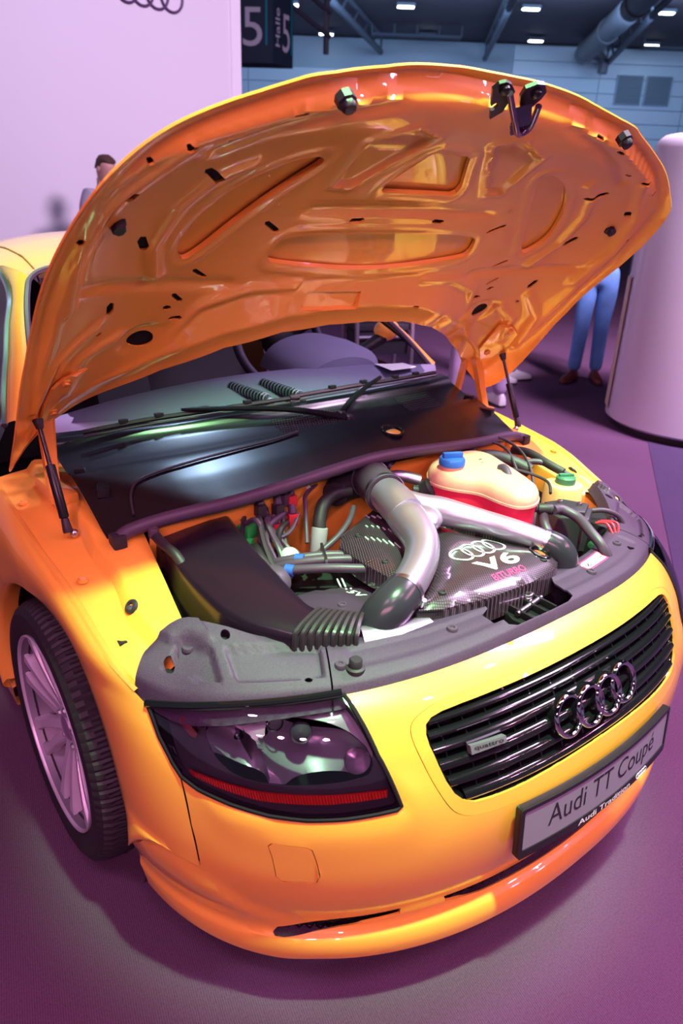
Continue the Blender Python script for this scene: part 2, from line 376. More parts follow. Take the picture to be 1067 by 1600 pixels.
# far hall wall built from long cladding panels
HB = 40.0
struct(slab('wall_back', -30, 45, HB+0.05, HB+0.4, 0, 8.45, mat('hall_wall_backing', (0.30, 0.38, 0.47), 0.8)))
wb = bpy.data.objects['wall_back']
pw, ph = 4.2, 0.62
V, F = box((0, 0, 0), (pw-0.03, 0.08, ph-0.03), 0.012)
R = Matrix((Vector(HR), Vector(GF), Vector((0, 0, 1)))).transposed().to_4x4()
pm = bpy.data.meshes.new('wall_panel'); pm.from_pydata(V, [], F); pm.materials.append(HALLBLUE)
for r_ in range(9):
    for c_ in range(-3, 6):
        if r_ < 2 and c_ < 2: continue
        M = R.copy(); M.translation = hall(pw*c_+(r_ % 2)*0.0+1.0, HB, 8.1-ph*r_); share('wall_panel', pm, wb, M)
# louvre windows high on the far wall
for n, (a0, a1) in enumerate(((12.32, 13.58), (13.72, 14.95))):
    w = struct(mk('window_%d' % (n+1), *box((0, 0, 0), (a1-a0, 0.12, 1.24), 0.02), mat('louvre_frame', (0.30, 0.40, 0.5), 0.6), smooth=False))
    M = R.copy(); M.translation = hall((a0+a1)/2, HB-0.1, 6.74); w.matrix_world = M
    sv, sf = box((0, 0, 0), ((a1-a0)-0.1, 0.05, 0.16), 0.01); sm = bpy.data.meshes.new('slat'); sm.from_pydata(sv, [], sf); sm.materials.append(LOUVRE)
    for k in range(7): share('slat', sm, w, Matrix.Translation((0, -0.06, -0.50+0.167*k)))
# hall ceiling, girders and ducts
struct(slab('ceiling', -40, 50, -25, HB+0.4, 8.5, 8.7, HALLDARK))
ce = bpy.data.objects['ceiling']
def beam(name, P, r, m, label, cat):
    o = mk(name, *tube([hall(*q) for q in P], r, 8), m); tag(o, label, cat); return o
def girder(name, a0, b0, a1, b1, z, label):
    e = empty(name, hall(a0, b0, z)); tag(e, label, 'girder', 'steel roof girders of the hall'); L = e.location
    p0, p1 = hall(a0, b0, z), hall(a1, b1, z); d = (p1-p0)
    def bar(P, r): mk('chord' if r > .07 else 'web', *tube([q-L for q in P], r, 6), BEAM, e)
    up = Vector((0, 0, 0.62))
    bar([p0, p1], 0.13); bar([p0+up, p1+up], 0.10)
    for k in range(9):
        t = k/8; bar([p0+d*t, p0+d*min(1, t+.06)+up], 0.05)
girder('roof_girder', 4.5, 22, 5.9, 39.6, 7.75, 'dark steel roof girder above the raised bonnet')
girder('roof_girder', -2.5, 24, 1.0, 39.6, 7.85, 'dark steel roof girder just right of the hanging sign')
girder('roof_girder', 9.2, 24, 11.6, 39.6, 7.7, 'dark steel roof girder beside the round duct')
dk = empty('air_duct', hall(9.0, 26, 7.9)); tag(dk, 'round grey air duct under the dark hall ceiling', 'duct'); L = dk.location
mk('pipe', *tube([hall(9.0, 26, 7.9)-L, hall(10.2, 38.5, 7.9)-L], 0.42, 20), DUCT, dk)
for t in (0.25, 0.6, 0.95): mk('collar', *tube([hall(9.0+1.2*t, 26+12.5*t, 7.9)-L, hall(9.0+1.2*t+.01, 26.12+12.5*t, 7.9)-L], 0.46, 20), DUCT, dk)
mk('outlet', *tube(spl([hall(10.2, 38.5, 7.9)-L, hall(10.9, 38.7, 7.9)-L, hall(11.2, 38.7, 7.6)-L, hall(11.2, 38.7, 7.2)-L], 5), 0.22, 14), DUCT, dk)
for k, (a0, b0, a1) in enumerate(((0.5, 37, 4.4), (12.5, 37.5, 20))):
    c = empty('cable_tray', hall(a0, b0, 8.1)); tag(c, ['dark cable tray running across the ceiling left of the middle girder', 'dark cable tray under the ceiling right of the round duct'][k], 'cable tray'); L = c.location
    mk('rail', *tube([hall(a0, b0, 8.1)-L, hall(a1, b0, 8.1)-L], 0.06, 6), BEAM, c); mk('rail', *tube([hall(a0, b0+.4, 8.1)-L, hall(a1, b0+.4, 8.1)-L], 0.06, 6), BEAM, c)
    for q in range(5): mk('hanger', *tube([hall(a0+(a1-a0)*q/4, b0, 8.1)-L, hall(a0+(a1-a0)*q/4, b0, 8.5)-L], 0.03, 6), BEAM, c)
# ceiling lamps: those of the far bays are in view, the rows go on over the stand
lbv, lbf = box((0, 0, 0), (0.72, 0.34, 0.12), 0.03); lpv, lpf = box((0, 0, -0.07), (0.62, 0.26, 0.04), 0.015)
lb = bpy.data.meshes.new('housing'); lb.from_pydata(lbv, [], lbf); lb.materials.append(BEAM)
lp = bpy.data.meshes.new('diffuser'); lp.from_pydata(lpv, [], lpf); lp.materials.append(LAMPW)
def lampthing(a, b, label, z=8.36):
    e = empty('ceiling_lamp', hall(a, b, z), -HEAD); tag(e, label, 'lamp', 'rectangular lamps of the hall ceiling')
    share('housing', lb, e); share('diffuser', lp, e)
lampthing(-1.55, 38.6, 'small bright ceiling lamp nearest to the hanging sign, lower row')
lampthing(3.0, 38.3, 'small bright ceiling lamp in the lower row left of the middle girder')
lampthing(7.9, 38.3, 'small bright ceiling lamp in the lower row right of the middle girder')
lampthing(13.1, 38.3, 'small bright ceiling lamp in the lower row at far right')
lampthing(-2.75, 33.4, 'small bright ceiling lamp nearest to the hanging sign, upper row')
lampthing(1.7, 33.0, 'small bright ceiling lamp in the upper row left of the middle girder')
lampthing(6.4, 32.6, 'small bright ceiling lamp in the upper row left of the round duct')
lampthing(11.4, 32.4, 'small bright ceiling lamp in the upper row at far right')

# hanging hall sign: a box with lettered sides
sg = empty('hall_sign', hall(-1.585, 15.4, 3.72)); tag(sg, 'dark teal box sign reading Halle 5 hanging beside the white wall', 'sign')
SGN = mat('sign_teal', (0.018, 0.040, 0.065), 0.5); STEAL = mat('sign_stripe', (0.0, 0.30, 0.32), 0.5)
sA = Vector(HR)*(-1)+Vector(GF)*0.10; sA.normalize(); sB = (Vector(HR)*0.52+Vector(GF)*0.85).normalized()   # run of the left and the right face
up = Vector((0, 0, 1)); wA, wB, hS = 1.3, 0.62, 1.5
P = [Vector((0, 0, 0)), sA*wA, sA*wA+sB*wB, sB*wB]; P = P+[q+up*hS for q in P]
mk('body', P, [(0, 1, 5, 4), (1, 2, 6, 5), (2, 3, 7, 6), (3, 0, 4, 7), (4, 5, 6, 7), (3, 2, 1, 0)], SGN, sg, smooth=False)
nA = up.cross(sA); nA = nA if nA.dot(Vector(GF)) < 0 else -nA
nB = sB.cross(up); nB = nB if nB.dot(Vector(GF)) < 0 else -nB
def onA(c, z): return lambda x, y, e: sA*(c-x)+up*(z+y)+nA*0.012
def onB(c, z): return lambda x, y, e: sB*(c+x)+up*(z+y)+nB*0.012
text('numeral', '5', GREYP if False else mat('sign_letters', (0.62, 0.66, 0.75), 0.5), sg, onA(0.375, 0.56), w=0.36, h=0.60)
text('numeral', '5', MATS['sign_letters'], sg, onB(0.39, 0.52), w=0.22, h=0.60)
text('lettering', 'Halle', MATS['sign_letters'], sg, lambda x, y, e: sB*(0.13-y)+up*(0.58+x)+nB*0.012, w=0.60, h=0.13, offset=0.01)
for f, c0, w_, z0, z1 in ((sA, 0.10, 0.035, 0.28, 1.3), (sB, 0.54, 0.04, 0.2, 1.3)):
    n_ = nA if f is sA else nB
    mk('stripe', [f*c0+up*z0+n_*.012, f*(c0+w_)+up*z0+n_*.012, f*(c0+w_)+up*z1+n_*.012, f*c0+up*z1+n_*.012], [(0, 1, 2, 3)], STEAL, sg, smooth=False)
mk('hanger', *tube([sA*.4+sB*.4+up*hS, sA*.4+sB*.4+up*4.78], 0.025, 8), BEAM, sg)
# bracket arm at the sign
sa = empty('lighting_truss', hall(-1.3, 17, 4.6)); tag(sa, 'dark ceiling truss end hanging behind the hall sign', 'truss'); L = sa.location
for dz in (0, .42):
    mk('chord', *tube([hall(-2.6, 15.5, 5.5+dz)-L, hall(-0.65, 18.0, 4.62+dz)-L], 0.05, 8), BEAM, sa)
for t in (0.2, .45, .7, .95):
    mk('web', *tube([hall(-2.6+1.95*t, 15.5+2.5*t, 5.5-.88*t)-L, hall(-2.6+1.95*t, 15.5+2.5*t, 5.92-.88*t)-L], 0.03, 6), BEAM, sa)
mk('drop_post', *tube([hall(-0.72, 18, 4.3)-L, hall(-0.72, 18, 8.48)-L], 0.06, 8), BEAM, sa)

# round white display pillar at the right
dp = empty('display_pillar', (4.13, 1.90, 0)); tag(dp, 'tall rounded white display pillar standing right of the raised bonnet', 'display')
RP = 0.60
prof = [(RP-.03, 0.05), (RP, 0.07), (RP, 1.86), (RP-.012, 1.91), (RP-.05, 1.945), (RP-.12, 1.955), (0.0, 1.96)]
mk('shell', *lathe(prof, 64), mat('pillar_white', (0.74, 0.70, 0.80), 0.35, coat=0.3), dp)
mk('plinth', *lathe([(0, 0), (RP-.045, 0), (RP-.045, 0.055), (0, 0.055)], 48), mat('plinth_dark', (0.02, 0.015, 0.02), 0.5), dp)
aS = math.atan2(-0.62, -0.55)
mk('seam', *tube([(RP*math.cos(aS)*1.0005, RP*math.sin(aS)*1.0005, 0.08), (RP*math.cos(aS)*1.0005, RP*math.sin(aS)*1.0005, 1.86)], 0.0025, 6), GREYP, dp)
rows = []
for k in range(9):
    a = math.radians(110+3.4*k); rows.append([((RP+d)*math.cos(a), (RP+d)*math.sin(a), z) for d, z in ((0.0, .12), (.012, .13), (.012, 1.05), (0, 1.06))])
mk('picture_panel', *loft(rows), mat('panel_cream', (0.75, 0.58, 0.42), 0.4, var=(5, 0.35)), dp)
# ------------------------------------------------------------------ the car (x: to the viewer's right, y: towards the tail, z: up)
car = empty('sports_car'); tag(car, 'bright yellow coupe with its bonnet raised over the V6 engine', 'car')
def body(name, VF, m=PAINT, parent=car, **k): return mk(name, VF[0], VF[1], m, parent, **k)
# front skin: centre profile (y, z) swept round a superellipse plan
PRF = A([(.075, .125), (.015, .13), (-.008, .15), (-.008, .18), (.004, .20), (.004, .24), (-.012, .29), (-.02, .36), (-.02, .43), (-.008, .49), (.012, .55), (.035, .61), (.06, .65), (.09, .68), (.128, .70), (.175, .714)])
AAF = np.interp(PRF[:, 1], [.12, .2, .35, .55, .65, .72], [.78, .79, .82, .825, .825, .825])
def crv(T, t):
    T = A(T); n = len(T); t = np.clip(t, 0, n-1-1e-9); i = t.astype(int); f = t-i
    g = lambda k: T[np.clip(k, 0, n-1)]
    a, b, c, d = g(i-1), g(i), g(i+1), g(i+2)
    if T.ndim > 1: f = f[:, None]
    return .5*((2*b)+(c-a)*f+(2*a-5*b+4*c-d)*f*f+(3*b-a-3*c+d)*f**3)
def fS0(q, w):
    q = np.atleast_1d(A(q)); w = np.atleast_1d(A(w)); yz = crv(PRF, w); a = crv(AAF, w); th = np.clip(np.abs(q), 0, .9999)*PI/2; e = 2/2.3
    x = a*np.sin(th)**e; D = .58*(1-np.cos(th)**e); k = sstep(yz[:, 1], .5, .66)
    return np.stack([np.sign(q)*x, yz[:, 0]+D, yz[:, 1]-.075*x*x*k], 1)
def fN(q, w):
    q = np.atleast_1d(A(q)); w = np.atleast_1d(A(w)); qq = np.where(np.abs(q) < .004, .004, q)
    N = np.cross(fS0(qq+1e-3, w)-fS0(qq-1e-3, w), fS0(qq, w+1e-2)-fS0(qq, w-1e-2))
    N /= np.linalg.norm(N, axis=1)[:, None]+1e-12; return N
def fS(q, w, off=0.0): return fS0(q, w)+fN(q, w)*np.reshape(off, (-1, 1))
SCF = (1.05, 0.045)
def mq(P): return [(-a, b) for a, b in P]
HL = [(-.766, 13.182), (-.662, 13.574), (-.535, 13.908), (-.446, 13.973), (-.384, 13.991), (-.383, 12.926), (-.377, 11.258), (-.364, 10.112), (-.358, 9.48), (-.366, 9.40), (-.398, 9.36), (-.451, 9.31), (-.516, 9.31), (-.582, 9.40), (-.65, 9.604), (-.711, 9.869), (-.741, 10.187), (-.754, 10.715), (-.766, 11.821)]
gh = [(0, 12.41), (.08, 12.42), (.152, 12.43), (.22, 12.40), (.255, 12.34), (.275, 12.22), (.287, 12.0), (.2925, 11.6), (.2925, 11.15), (.286, 10.5), (.278, 9.906), (.268, 9.45), (.254, 9.16), (.235, 8.99), (.205, 8.94), (.15, 8.93), (.08, 8.98), (0, 9.0)]
GRI = gh+[(-a, b) for a, b in gh[-2:0:-1]]
lh = [(0, 12.78), (.145, 12.83), (.235, 12.82), (.283, 12.55), (.311, 12.1), (.316, 11.3), (.304, 10.2), (.284, 9.2), (.262, 8.72), (.225, 8.50), (.135, 8.40), (0, 8.45)]
LIN = [tuple(q) for q in spl(lh+[(-a, b) for a, b in lh[-2:0:-1]], 4, True)]
OPL = [(-.594, 4.148), (-.582, 4.55), (-.463, 4.97), (-.350, 5.10), (-.350, 4.629), (-.465, 4.327), (-.588, 3.80)]
OPC = [(-.268, 5.06), (-.197, 5.05), (0, 5.0), (.197, 5.05), (.268, 5.06), (.262, 4.58), (.194, 4.32), (0, 4.2), (-.194, 4.32), (-.262, 4.58)]
WSH = [(-.594, 8.40), (-.586, 8.53), (-.525, 8.46), (-.515, 8.36), (-.503, 7.40), (-.509, 7.17), (-.572, 7.15), (-.583, 7.30)]
def sc_about(P, k): c = A(P).mean(0); return [tuple(c+(A(q)-c)*k) for q in P]
half = [(0, 2.1), (-.3, 2.1), (-.6, 2.0), (-.8, 2.0), (-.935, 2.0), (-.945, 3.5), (-.945, 5.8), (-.88, 6.85), (-.80, 7.30), (-.735, 7.02), (-.747, 8.394), (-.744, 10.1)]+[tuple(q) for q in HL[15:8:-1]]+[tuple(q) for q in HL[8:3:-1]]+[(-.317, 14.02), (-.206, 14.07), (-.1, 14.13)]
OUT = half+[(0, 14.15)]+[(-a, b) for a, b in half[:0:-1]]
def bumperS(q, w):
    P = np.stack([q, w], 1)*A(SCF)
    off = 0.011*sstep(w, 4.35, 3.6)*(1-.4*sstep(np.abs(q), .6, .93))
    aq = np.abs(q); wc = np.interp(aq, [.0, .5, .575, .627, .701, .787, .93], [5.3, 5.3, 5.5, 5.76, 6.6, 7.0, 7.0]); off = off+.010*sstep(wc-w, 0, .35)*sstep(aq, .50, .60)*(1-sstep(wc-w, 1.2, 3.0)*.6)
    for H_ in (HL, mq(HL)):
        hp = A(H_)*A(SCF); dH = segdist(P, hp); off = off+.006*np.where(w < 10.6, 1, 0)*sstep(w, 10.6, 9.9)*sstep(dH, .0, .012)*sstep(dH, .075, .014)*sstep(np.abs(q), .735, .66)
    return fS(q, w, off)
WSR = [tuple(q) for q in A(WSH)]
bumper = body('front_bumper', patch(bumperS, OUT, [LIN, OPL, mq(OPL), OPC, WSR, mq(WSR)], 0.016, SCF, [], thick=0.006, ref=(0, -1, .2), bstep=0.010), sharp=50)
body('grille_frame', patch(bumperS, sc_about(LIN, .9955), [GRI], 0.016, SCF, [], thick=0.006, ref=(0, -1, .2), bstep=0.010), PAINT, bumper, sharp=50)
for W_ in (WSR, mq(WSR)): body('washer_flap', patch(bumperS, sc_about(W_, .955), [], .016, SCF, thick=.006, ref=(0, -1, .2), bstep=.010), PAINT, bumper, sharp=50)
# dark mesh behind the low openings
for n, (q0, q1, w0, w1) in enumerate(((-.60, -.345, 3.7, 5.2), (.345, .60, 3.7, 5.2), (-.275, .275, 4.1, 5.15))):
    o = body('air_intake_mesh', patch(lambda q, w: fS(q, w, -.035), [(q0, w0), (q1, w0), (q1, w1), (q0, w1)], [], .03, SCF, ref=(0, -1, 0)), DARK)
    V, F = [], []; P = []
    k = 0; qs = np.arange(q0+.008, q1, .011)
    for j, w in enumerate(np.arange(w0+.1, w1, .30)):
        rowp = [(q+(.0055 if j % 2 else 0), w) for q in qs]
        V0, F0 = tube(fS([a for a, b in rowp], [b+(.12 if i % 2 else -.05) for i, (a, b) in enumerate(rowp)], -.02), .0022, 5); V, F = join((V, F), (V0, F0))
    body('wire', (V, F), GLOSS, o)
# grille: backing, bars, fins, badge, rings
grille = body('grille', patch(lambda q, w: fS(q, w, -.055), [(a*1.03, 10.7+(b-10.7)*1.06) for a, b in GRI], [], .04, SCF, ref=(0, -1, 0)), DARK)
body('grille_rim', loft([[tuple(v) for v in fS([q for q, w in GRI], [w for q, w in GRI], o)] for o in (-.004, -.02, -.055)], cu=True), SATIN, grille)
rm_ = lambda k, o: [tuple(v) for v in fS([q*k for q, w in GRI], [10.7+(w-10.7)*k for q, w in GRI], o)]
body('grille_surround', loft([rm_(1.004, -.004), rm_(.975, -.012), rm_(.965, -.04)], cu=True), GLOSS, grille)
def qlim(w): return np.interp(w, [9.0, 9.2, 9.5, 9.9, 10.5, 11.2, 12.0, 12.25, 12.4], [.215, .25, .266, .276, .284, .290, .285, .27, .22])
BARS = [9.20, 9.76, 10.33, 10.90, 11.47, 12.05]
for n, w0 in enumerate(BARS):
    L_ = qlim(w0); rows = []
    qs = np.linspace(-L_, L_, 33)
    cs = [(0.20, -.040), (.225, -.022), (.19, -.009), (.10, -.003), (.0, -.001), (-.10, -.003), (-.18, -.009), (-.215, -.022), (-.20, -.040)]
    for q in qs: rows.append([tuple(fS(q, w0+dw, d)[0]) for dw, d in cs])
    body('grille_bar', loft(rows), GLOSS, grille)
for n, q0 in enumerate(np.linspace(-.265, .265, 14)):
    ws = [w for w in np.linspace(8.95, 12.42, 30) if qlim(w) > abs(q0)]
    if len(ws) < 4: continue
    rows = [[tuple(fS(q0-.0012, w, d)[0]) for w in ws] for d in (-.05, -.010)]+[[tuple(fS(q0+.0012, w, d)[0]) for w in ws] for d in (-.010, -.05)]
    body('grille_fin', loft(rows), GLOSS, grille, sharp=30)
bd = body('grille_badge', patch(lambda q, w: fS(q, w, .006), [(-.231, 10.78), (-.169, 10.69), (-.169, 10.50), (-.231, 10.50)], [], .01, SCF, thick=.014, ref=(0, -1, 0)), mat('badge_metal', (.30, .27, .33), .35, metal=.6), grille)
text('badge_lettering', 'quattro', BLACKP, grille, lambda x, y, e: fS(-.20+x/1.15, 10.615+y/.05+(-x*1.3), .0072)[0], w=.058, h=.0075, offset=.01)
RC = A([0, .012, .574]); RM = frame((0, -.93, .37)); PIT = .0625
for i in range(4):
    x = (-1.5+i)*PIT; c = RC+A([x, (x/.09)**2*.006, 0])
    V, F = torus(c, .0395, .0056, RM, 48, 12, ry=.0075)
    ro = body('emblem_ring', (V, F), CHROME, grille)
    n3 = A(RM @ Vector((0, 0, 1)))
    rows = []
    for d, rr in ((0, .0455), (-.045, .0455), (-.045, .037), (0, .037)):
        rows.append([tuple(c+n3*d+A(RM @ Vector((rr*math.cos(t), rr*math.sin(t), 0)))) for t in np.linspace(0, 2*PI, 33)[:-1]])
    body('emblem_mount', loft(rows, cu=True), GLOSS, grille)
# number plate on its holder
def plS(x, z): x = np.atleast_1d(A(x)); z = np.atleast_1d(A(z)); return np.stack([x, -.046+.32*x*x-.075*(.40-z), z+0*x], 1)
def plO(x, z, o): v = plS(x, z)[0]; return (v[0]-.0*o, v[1]-o, v[2]+.07*o)
PLZ0, PLZ1, PLX = .341, .460, .262
def rrect(x0, x1, z0, z1, r): return [(x0+r, z0), (x1-r, z0), (x1-r*.3, z0+r*.3), (x1, z0+r), (x1, z1-r), (x1-r*.3, z1-r*.3), (x1-r, z1), (x0+r, z1), (x0+r*.3, z1-r*.3), (x0, z1-r), (x0, z0+r), (x0+r*.3, z0+r*.3)]
plate = body('number_plate', patch(plS, rrect(-PLX, PLX, PLZ0, PLZ1, .006), [], .02, thick=.012, ref=(0, -1, 0)), SATIN)
body('plate_face', patch(lambda x, z: plS(x, z)-A([0, .0018, 0]), rrect(-PLX+.009, PLX-.009, PLZ0+.019, PLZ1-.008, .004), [], .02, thick=.0015, ref=(0, -1, 0)), PLATE, plate)
body('plate_frame', patch(lambda x, z: plS(x, z)-A([0, .004, 0]), rrect(-PLX, PLX, PLZ0, PLZ1, .006), [rrect(-PLX+.009, PLX-.009, PLZ0+.019, PLZ1-.008, .004)], .012, thick=.006, ref=(0, -1, 0)), SATIN, plate)
text('plate_lettering', 'Audi TT Coup\u00e9', BLACKP, plate, lambda x, y, e: plO(x, .4045+y, .0022), w=.375, h=.066, sub=1)
text('dealer_lettering', 'Audi Tradition', WHITE, plate, lambda x, y, e: plO(x-.005, .3505+y, .0046), w=.185, h=.0145, sub=1, offset=.012)
for i in range(4): body('plate_ring', torus(plO(.122+.0105*i, .3515, .0046), .0068, .0009, frame((0, -1, .07)), 24, 6), WHITE, plate)
for sx in (-1, 1): body('bumper_bracket', box((sx*.2, .0, .40), (.03, .06, .06), .005), SATIN, plate)

# headlights
HLC = A([-.56, 11.8])
def headlight(s):
    mir = (lambda P: P) if s < 0 else mq
    o = body('headlight', patch(lambda q, w: fS(q, w, .003), mir(HL), [], .022, SCF, thick=.003, ref=(0, -1, .3), bstep=.014), LENS)
    ol = resamp(A(mir(HL))*A(SCF), .015)/A(SCF)
    body('gasket', tube(np.vstack([fS(ol[:, 0], ol[:, 1], .0015), fS(ol[:1, 0], ol[:1, 1], .0015)]), .0042, 6), mat('gasket_rubber', (.012, .008, .014), .7, spec=.2), o)
    body('black_border', patch(lambda q, w: fS(q, w, .0005), mir(HL), [mir([tuple(HLC+(A(p)-HLC)*A([.968, .95])) for p in HL])], .02, SCF, ref=(0, -1, .3), bstep=.012), GLOSS, o)
    inner = [tuple(HLC+(A(p)-HLC)*.985) for p in HL]
    cav = [(-.667, 12.65), (-.647, 13.016), (-.615, 13.10), (-.589, 12.903), (-.573, 12.5), (-.562, 12.30), (-.552, 12.5), (-.541, 13.0), (-.52, 13.45), (-.499, 13.60), (-.469, 13.5), (-.435, 13.10), (-.408, 12.454), (-.389, 11.721), (-.384, 11.068), (-.389, 10.70), (-.405, 10.46), (-.465, 10.36), (-.533, 10.35), (-.591, 10.42), (-.636, 10.65), (-.666, 11.252), (-.677, 12.036)]
    CV = [tuple(q) for q in spl(cav, 3, True)]
    def hs(q, w): return fS(q, w, -.016-.016*sstep(w, 10.4, 12.5))      # bezel follows the lens, set back
    inn = A(inner)
    up_i = [tuple(q) for q in inn[0:7]]
    kL, kR = 0, 42
    upper = up_i+[tuple(q) for q in CV[kL:kR+1][::-1]]
    lower = [tuple(q) for q in inn[6:]]+[tuple(inn[0])]+[tuple(q) for q in (CV[kR:]+CV[:kL+1])[::-1]]
    body('bezel_upper', patch(hs, mir(upper), [], .014, SCF, thick=.002, ref=(0, -1, .3), bstep=.009), mat('lamp_bezel', (.25, .215, .27), .34, metal=.2, coat=.3), o)
    body('bezel_lower', patch(hs, mir(lower), [], .014, SCF, thick=.002, ref=(0, -1, .3), bstep=.009), mat('lamp_bezel_dark', (.040, .032, .046), .35, coat=.3), o)
    body('side_wall', loft([[tuple(v) for v in fS([q for q, w in mir(inner)], [w for q, w in mir(inner)], d)] for d in (.0, -.05)], cu=True), DARK, o)
    def bowl(q, w):      # two shells meeting in a ridge
        q_ = -q if s > 0 else q
        def sh(c, rx, ry, rot, dep):
            dx = (q_-c[0])*1.05; dy = (w-c[1])*.045; a = dx*math.cos(rot)+dy*math.sin(rot); b = -dx*math.sin(rot)+dy*math.cos(rot)
            return dep*np.sqrt(np.clip(1-(a/rx)**2-(b/ry)**2, 0, 1))
        d = np.maximum(sh((-.622, 11.6), .050, .080, .35, .060), sh((-.475, 11.8), .100, .085, .15, .085)); d = np.maximum(d, sh((-.408, 10.95), .026, .030, 0, .055)+.012*0)
        return fS(q, w, -.020-.014*sstep(w, 10.4, 12.5)-d)
    body('reflector', patch(bowl, mir(CV), [], .0065, SCF, ref=(0, -1, .3), bstep=.006), mat('reflector_metal', (.27, .235, .31), .36, metal=.45), o, sharp=60)
    for c_, k_, M_ in (((-.610, 12.3), 0, CHROME), ((-.485, 12.6), 1, mat('projector_glass', (.05, .04, .06), .05, coat=1))):
        qc = c_[0] if s < 0 else -c_[0]; cc = fS(qc, c_[1], -.075)[0]; nn = fN(qc, c_[1])[0]
        body('bulb', lathe([(0, .045), (.005, .043), (.008, .035), (.009, .02), (.009, 0)] if k_ == 0 else [(0, .042), (.012, .038), (.019, .030), (.021, .018), (.021, 0)], 20, M=frame(nn).to_4x4(), c=cc), M_, o)
    qo = -.519 if s < 0 else .519
    body('trim_ring', torus(fS(qo, 13.25, -.03)[0], .014, .002, frame(fN(qo, 13.25)[0]), 24, 8), CHROME, o)
    qt = -.408 if s < 0 else .408; ct = fS(qt, 10.98, -.060)[0]; nt_ = fN(qt, 10.98)[0]
    body('turn_lamp', lathe([(.024, .030), (.023, .022), (.016, .008), (.006, .012), (.0, .014)], 24, M=frame(nt_).to_4x4(), c=ct), mat('turn_grey', (.34, .28, .36), .25, metal=.6), o)
    st = [(-.729, 10.45), (-.66, 10.28), (-.595, 10.12), (-.475, 10.02), (-.372, 9.99), (-.375, 9.73), (-.479, 9.69), (-.60, 9.76), (-.66, 9.95), (-.726, 10.22)]
    rr = body('reflector_strip', patch(lambda q, w: fS(q, w, -.010), mir(st), [], .012, SCF, thick=.004, ref=(0, -1, 0)), REDLENS, o)
    n = 0
    V, F = [], []
    for q in np.arange(-.715, -.376, .0052):
        wl = np.interp(q, [-.726, -.66, -.60, -.479, -.375], [10.24, 9.98, 9.79, 9.71, 9.75]); wh = np.interp(q, [-.729, -.66, -.595, -.475, -.372], [10.42, 10.25, 10.09, 10.0, 9.96])
        qq = -q if s > 0 else q
        V, F = join((V, F), tube(fS([qq, qq, qq], [wl, (wl+wh)/2, wh], -.0095), .0014, 5))
    rb = body('reflector_ribs', (V, F), mat('red_rib', (.75, .05, .03), .2, coat=.5), o); rb['kind'] = 'stuff'
    body('red_reflection', patch(lambda q, w: fS(q, w, -.014), mir([(-.724, 13.1), (-.701, 13.1), (-.684, 12.3), (-.690, 12.05), (-.702, 12.1)]), [], .012, SCF, thick=.003, ref=(0, -1, 0)), mat('reflection_red', (.16, .03, .03), .2, coat=.4), o)  # faint reddish reflection at the lamp's outer edge, put in as a dark red piece
    return o
hl_r = headlight(-1); hl_l = headlight(1)
hl_r['label'] = 'large headlight with twin reflectors and red strip nearest the camera'

# fender: from the wheel arch lip out to the seams and the crest under the bonnet edge
AX, AZ, AR = .866, .316, .37
def archx(f): return np.interp(f, [-30, -17, 0, 20, 48, 65, 81, 95, 120, 180, 210], [.79, .80, .818, .822, .823, .825, .836, .85, .862, .862, .855])
BND = [(f_, *(fS(q_, w_)[0]*A([-1, 1, 1]))) for f_, q_, w_ in ((-4, -.942, 5.75), (3, -.88, 6.80), (8, -.80, 7.25), (12, -.739, 6.98), (17, -.745, 7.7), (22, -.750, 8.394), (27, -.750, 9.2), (32, -.747, 10.1), (38, -.754, 10.715), (46, -.766, 11.821), (53, -.768, 13.18))]+[(59, .806, .525, .681), (66, .813, .611, .713), (74, .817, .692, .746), (82, .822, .772, .768), (90, .826, .876, .783), (100, .827, .993, .801), (113, .825, 1.131, .819), (126, .823, 1.262, .835), (138, .850, 1.268, .66), (155, .862, 1.268, .48), (180, .858, 1.268, .28), (190, .85, 1.262, .20)]
BND = [(float(a), float(b), float(c), float(d)) for a, b, c, d in BND]
fa = np.linspace(-4, 190, 110)
Bp = np.stack([np.interp(fa, [b[0] for b in BND], [b[i] for b in BND]) for i in (1, 2, 3)], 1)
m_ = fa > 56
for _ in range(2): B_ = Bp.copy(); Bp[1:-1] = np.where(m_[1:-1, None], .25*B_[:-2]+.5*B_[1:-1]+.25*B_[2:], B_[1:-1])
Ap = np.stack([archx(fa), AX-AR*np.cos(np.radians(fa)), AZ+AR*np.sin(np.radians(fa))], 1)
rows = []
for k in np.linspace(0, 1, 15):
    P = Ap*(1-k)+Bp*k
    bul = 4*k*(1-k)
    P = P+np.stack([.017*bul+0*fa, -.012*bul*np.clip(np.cos(np.radians(fa)), 0, 1), .020*bul*np.clip(np.sin(np.radians(fa)), 0, 1)], 1)
    rows.append(P)
lipin = Ap.copy(); lipin[:, 0] -= .014; lip2 = Ap.copy(); lip2[:, 0] -= .05
c3 = A([0, AX, AZ]); lipr = c3+(Ap-c3)*A([1, .985, .985]); lipr[:, 0] -= .004
lipin = c3+(lipin-c3)*A([1, .975, .975]); lip2 = c3+(lip2-c3)*A([1, .985, .985])
allrows = [lip2, lipin, lipr]+rows
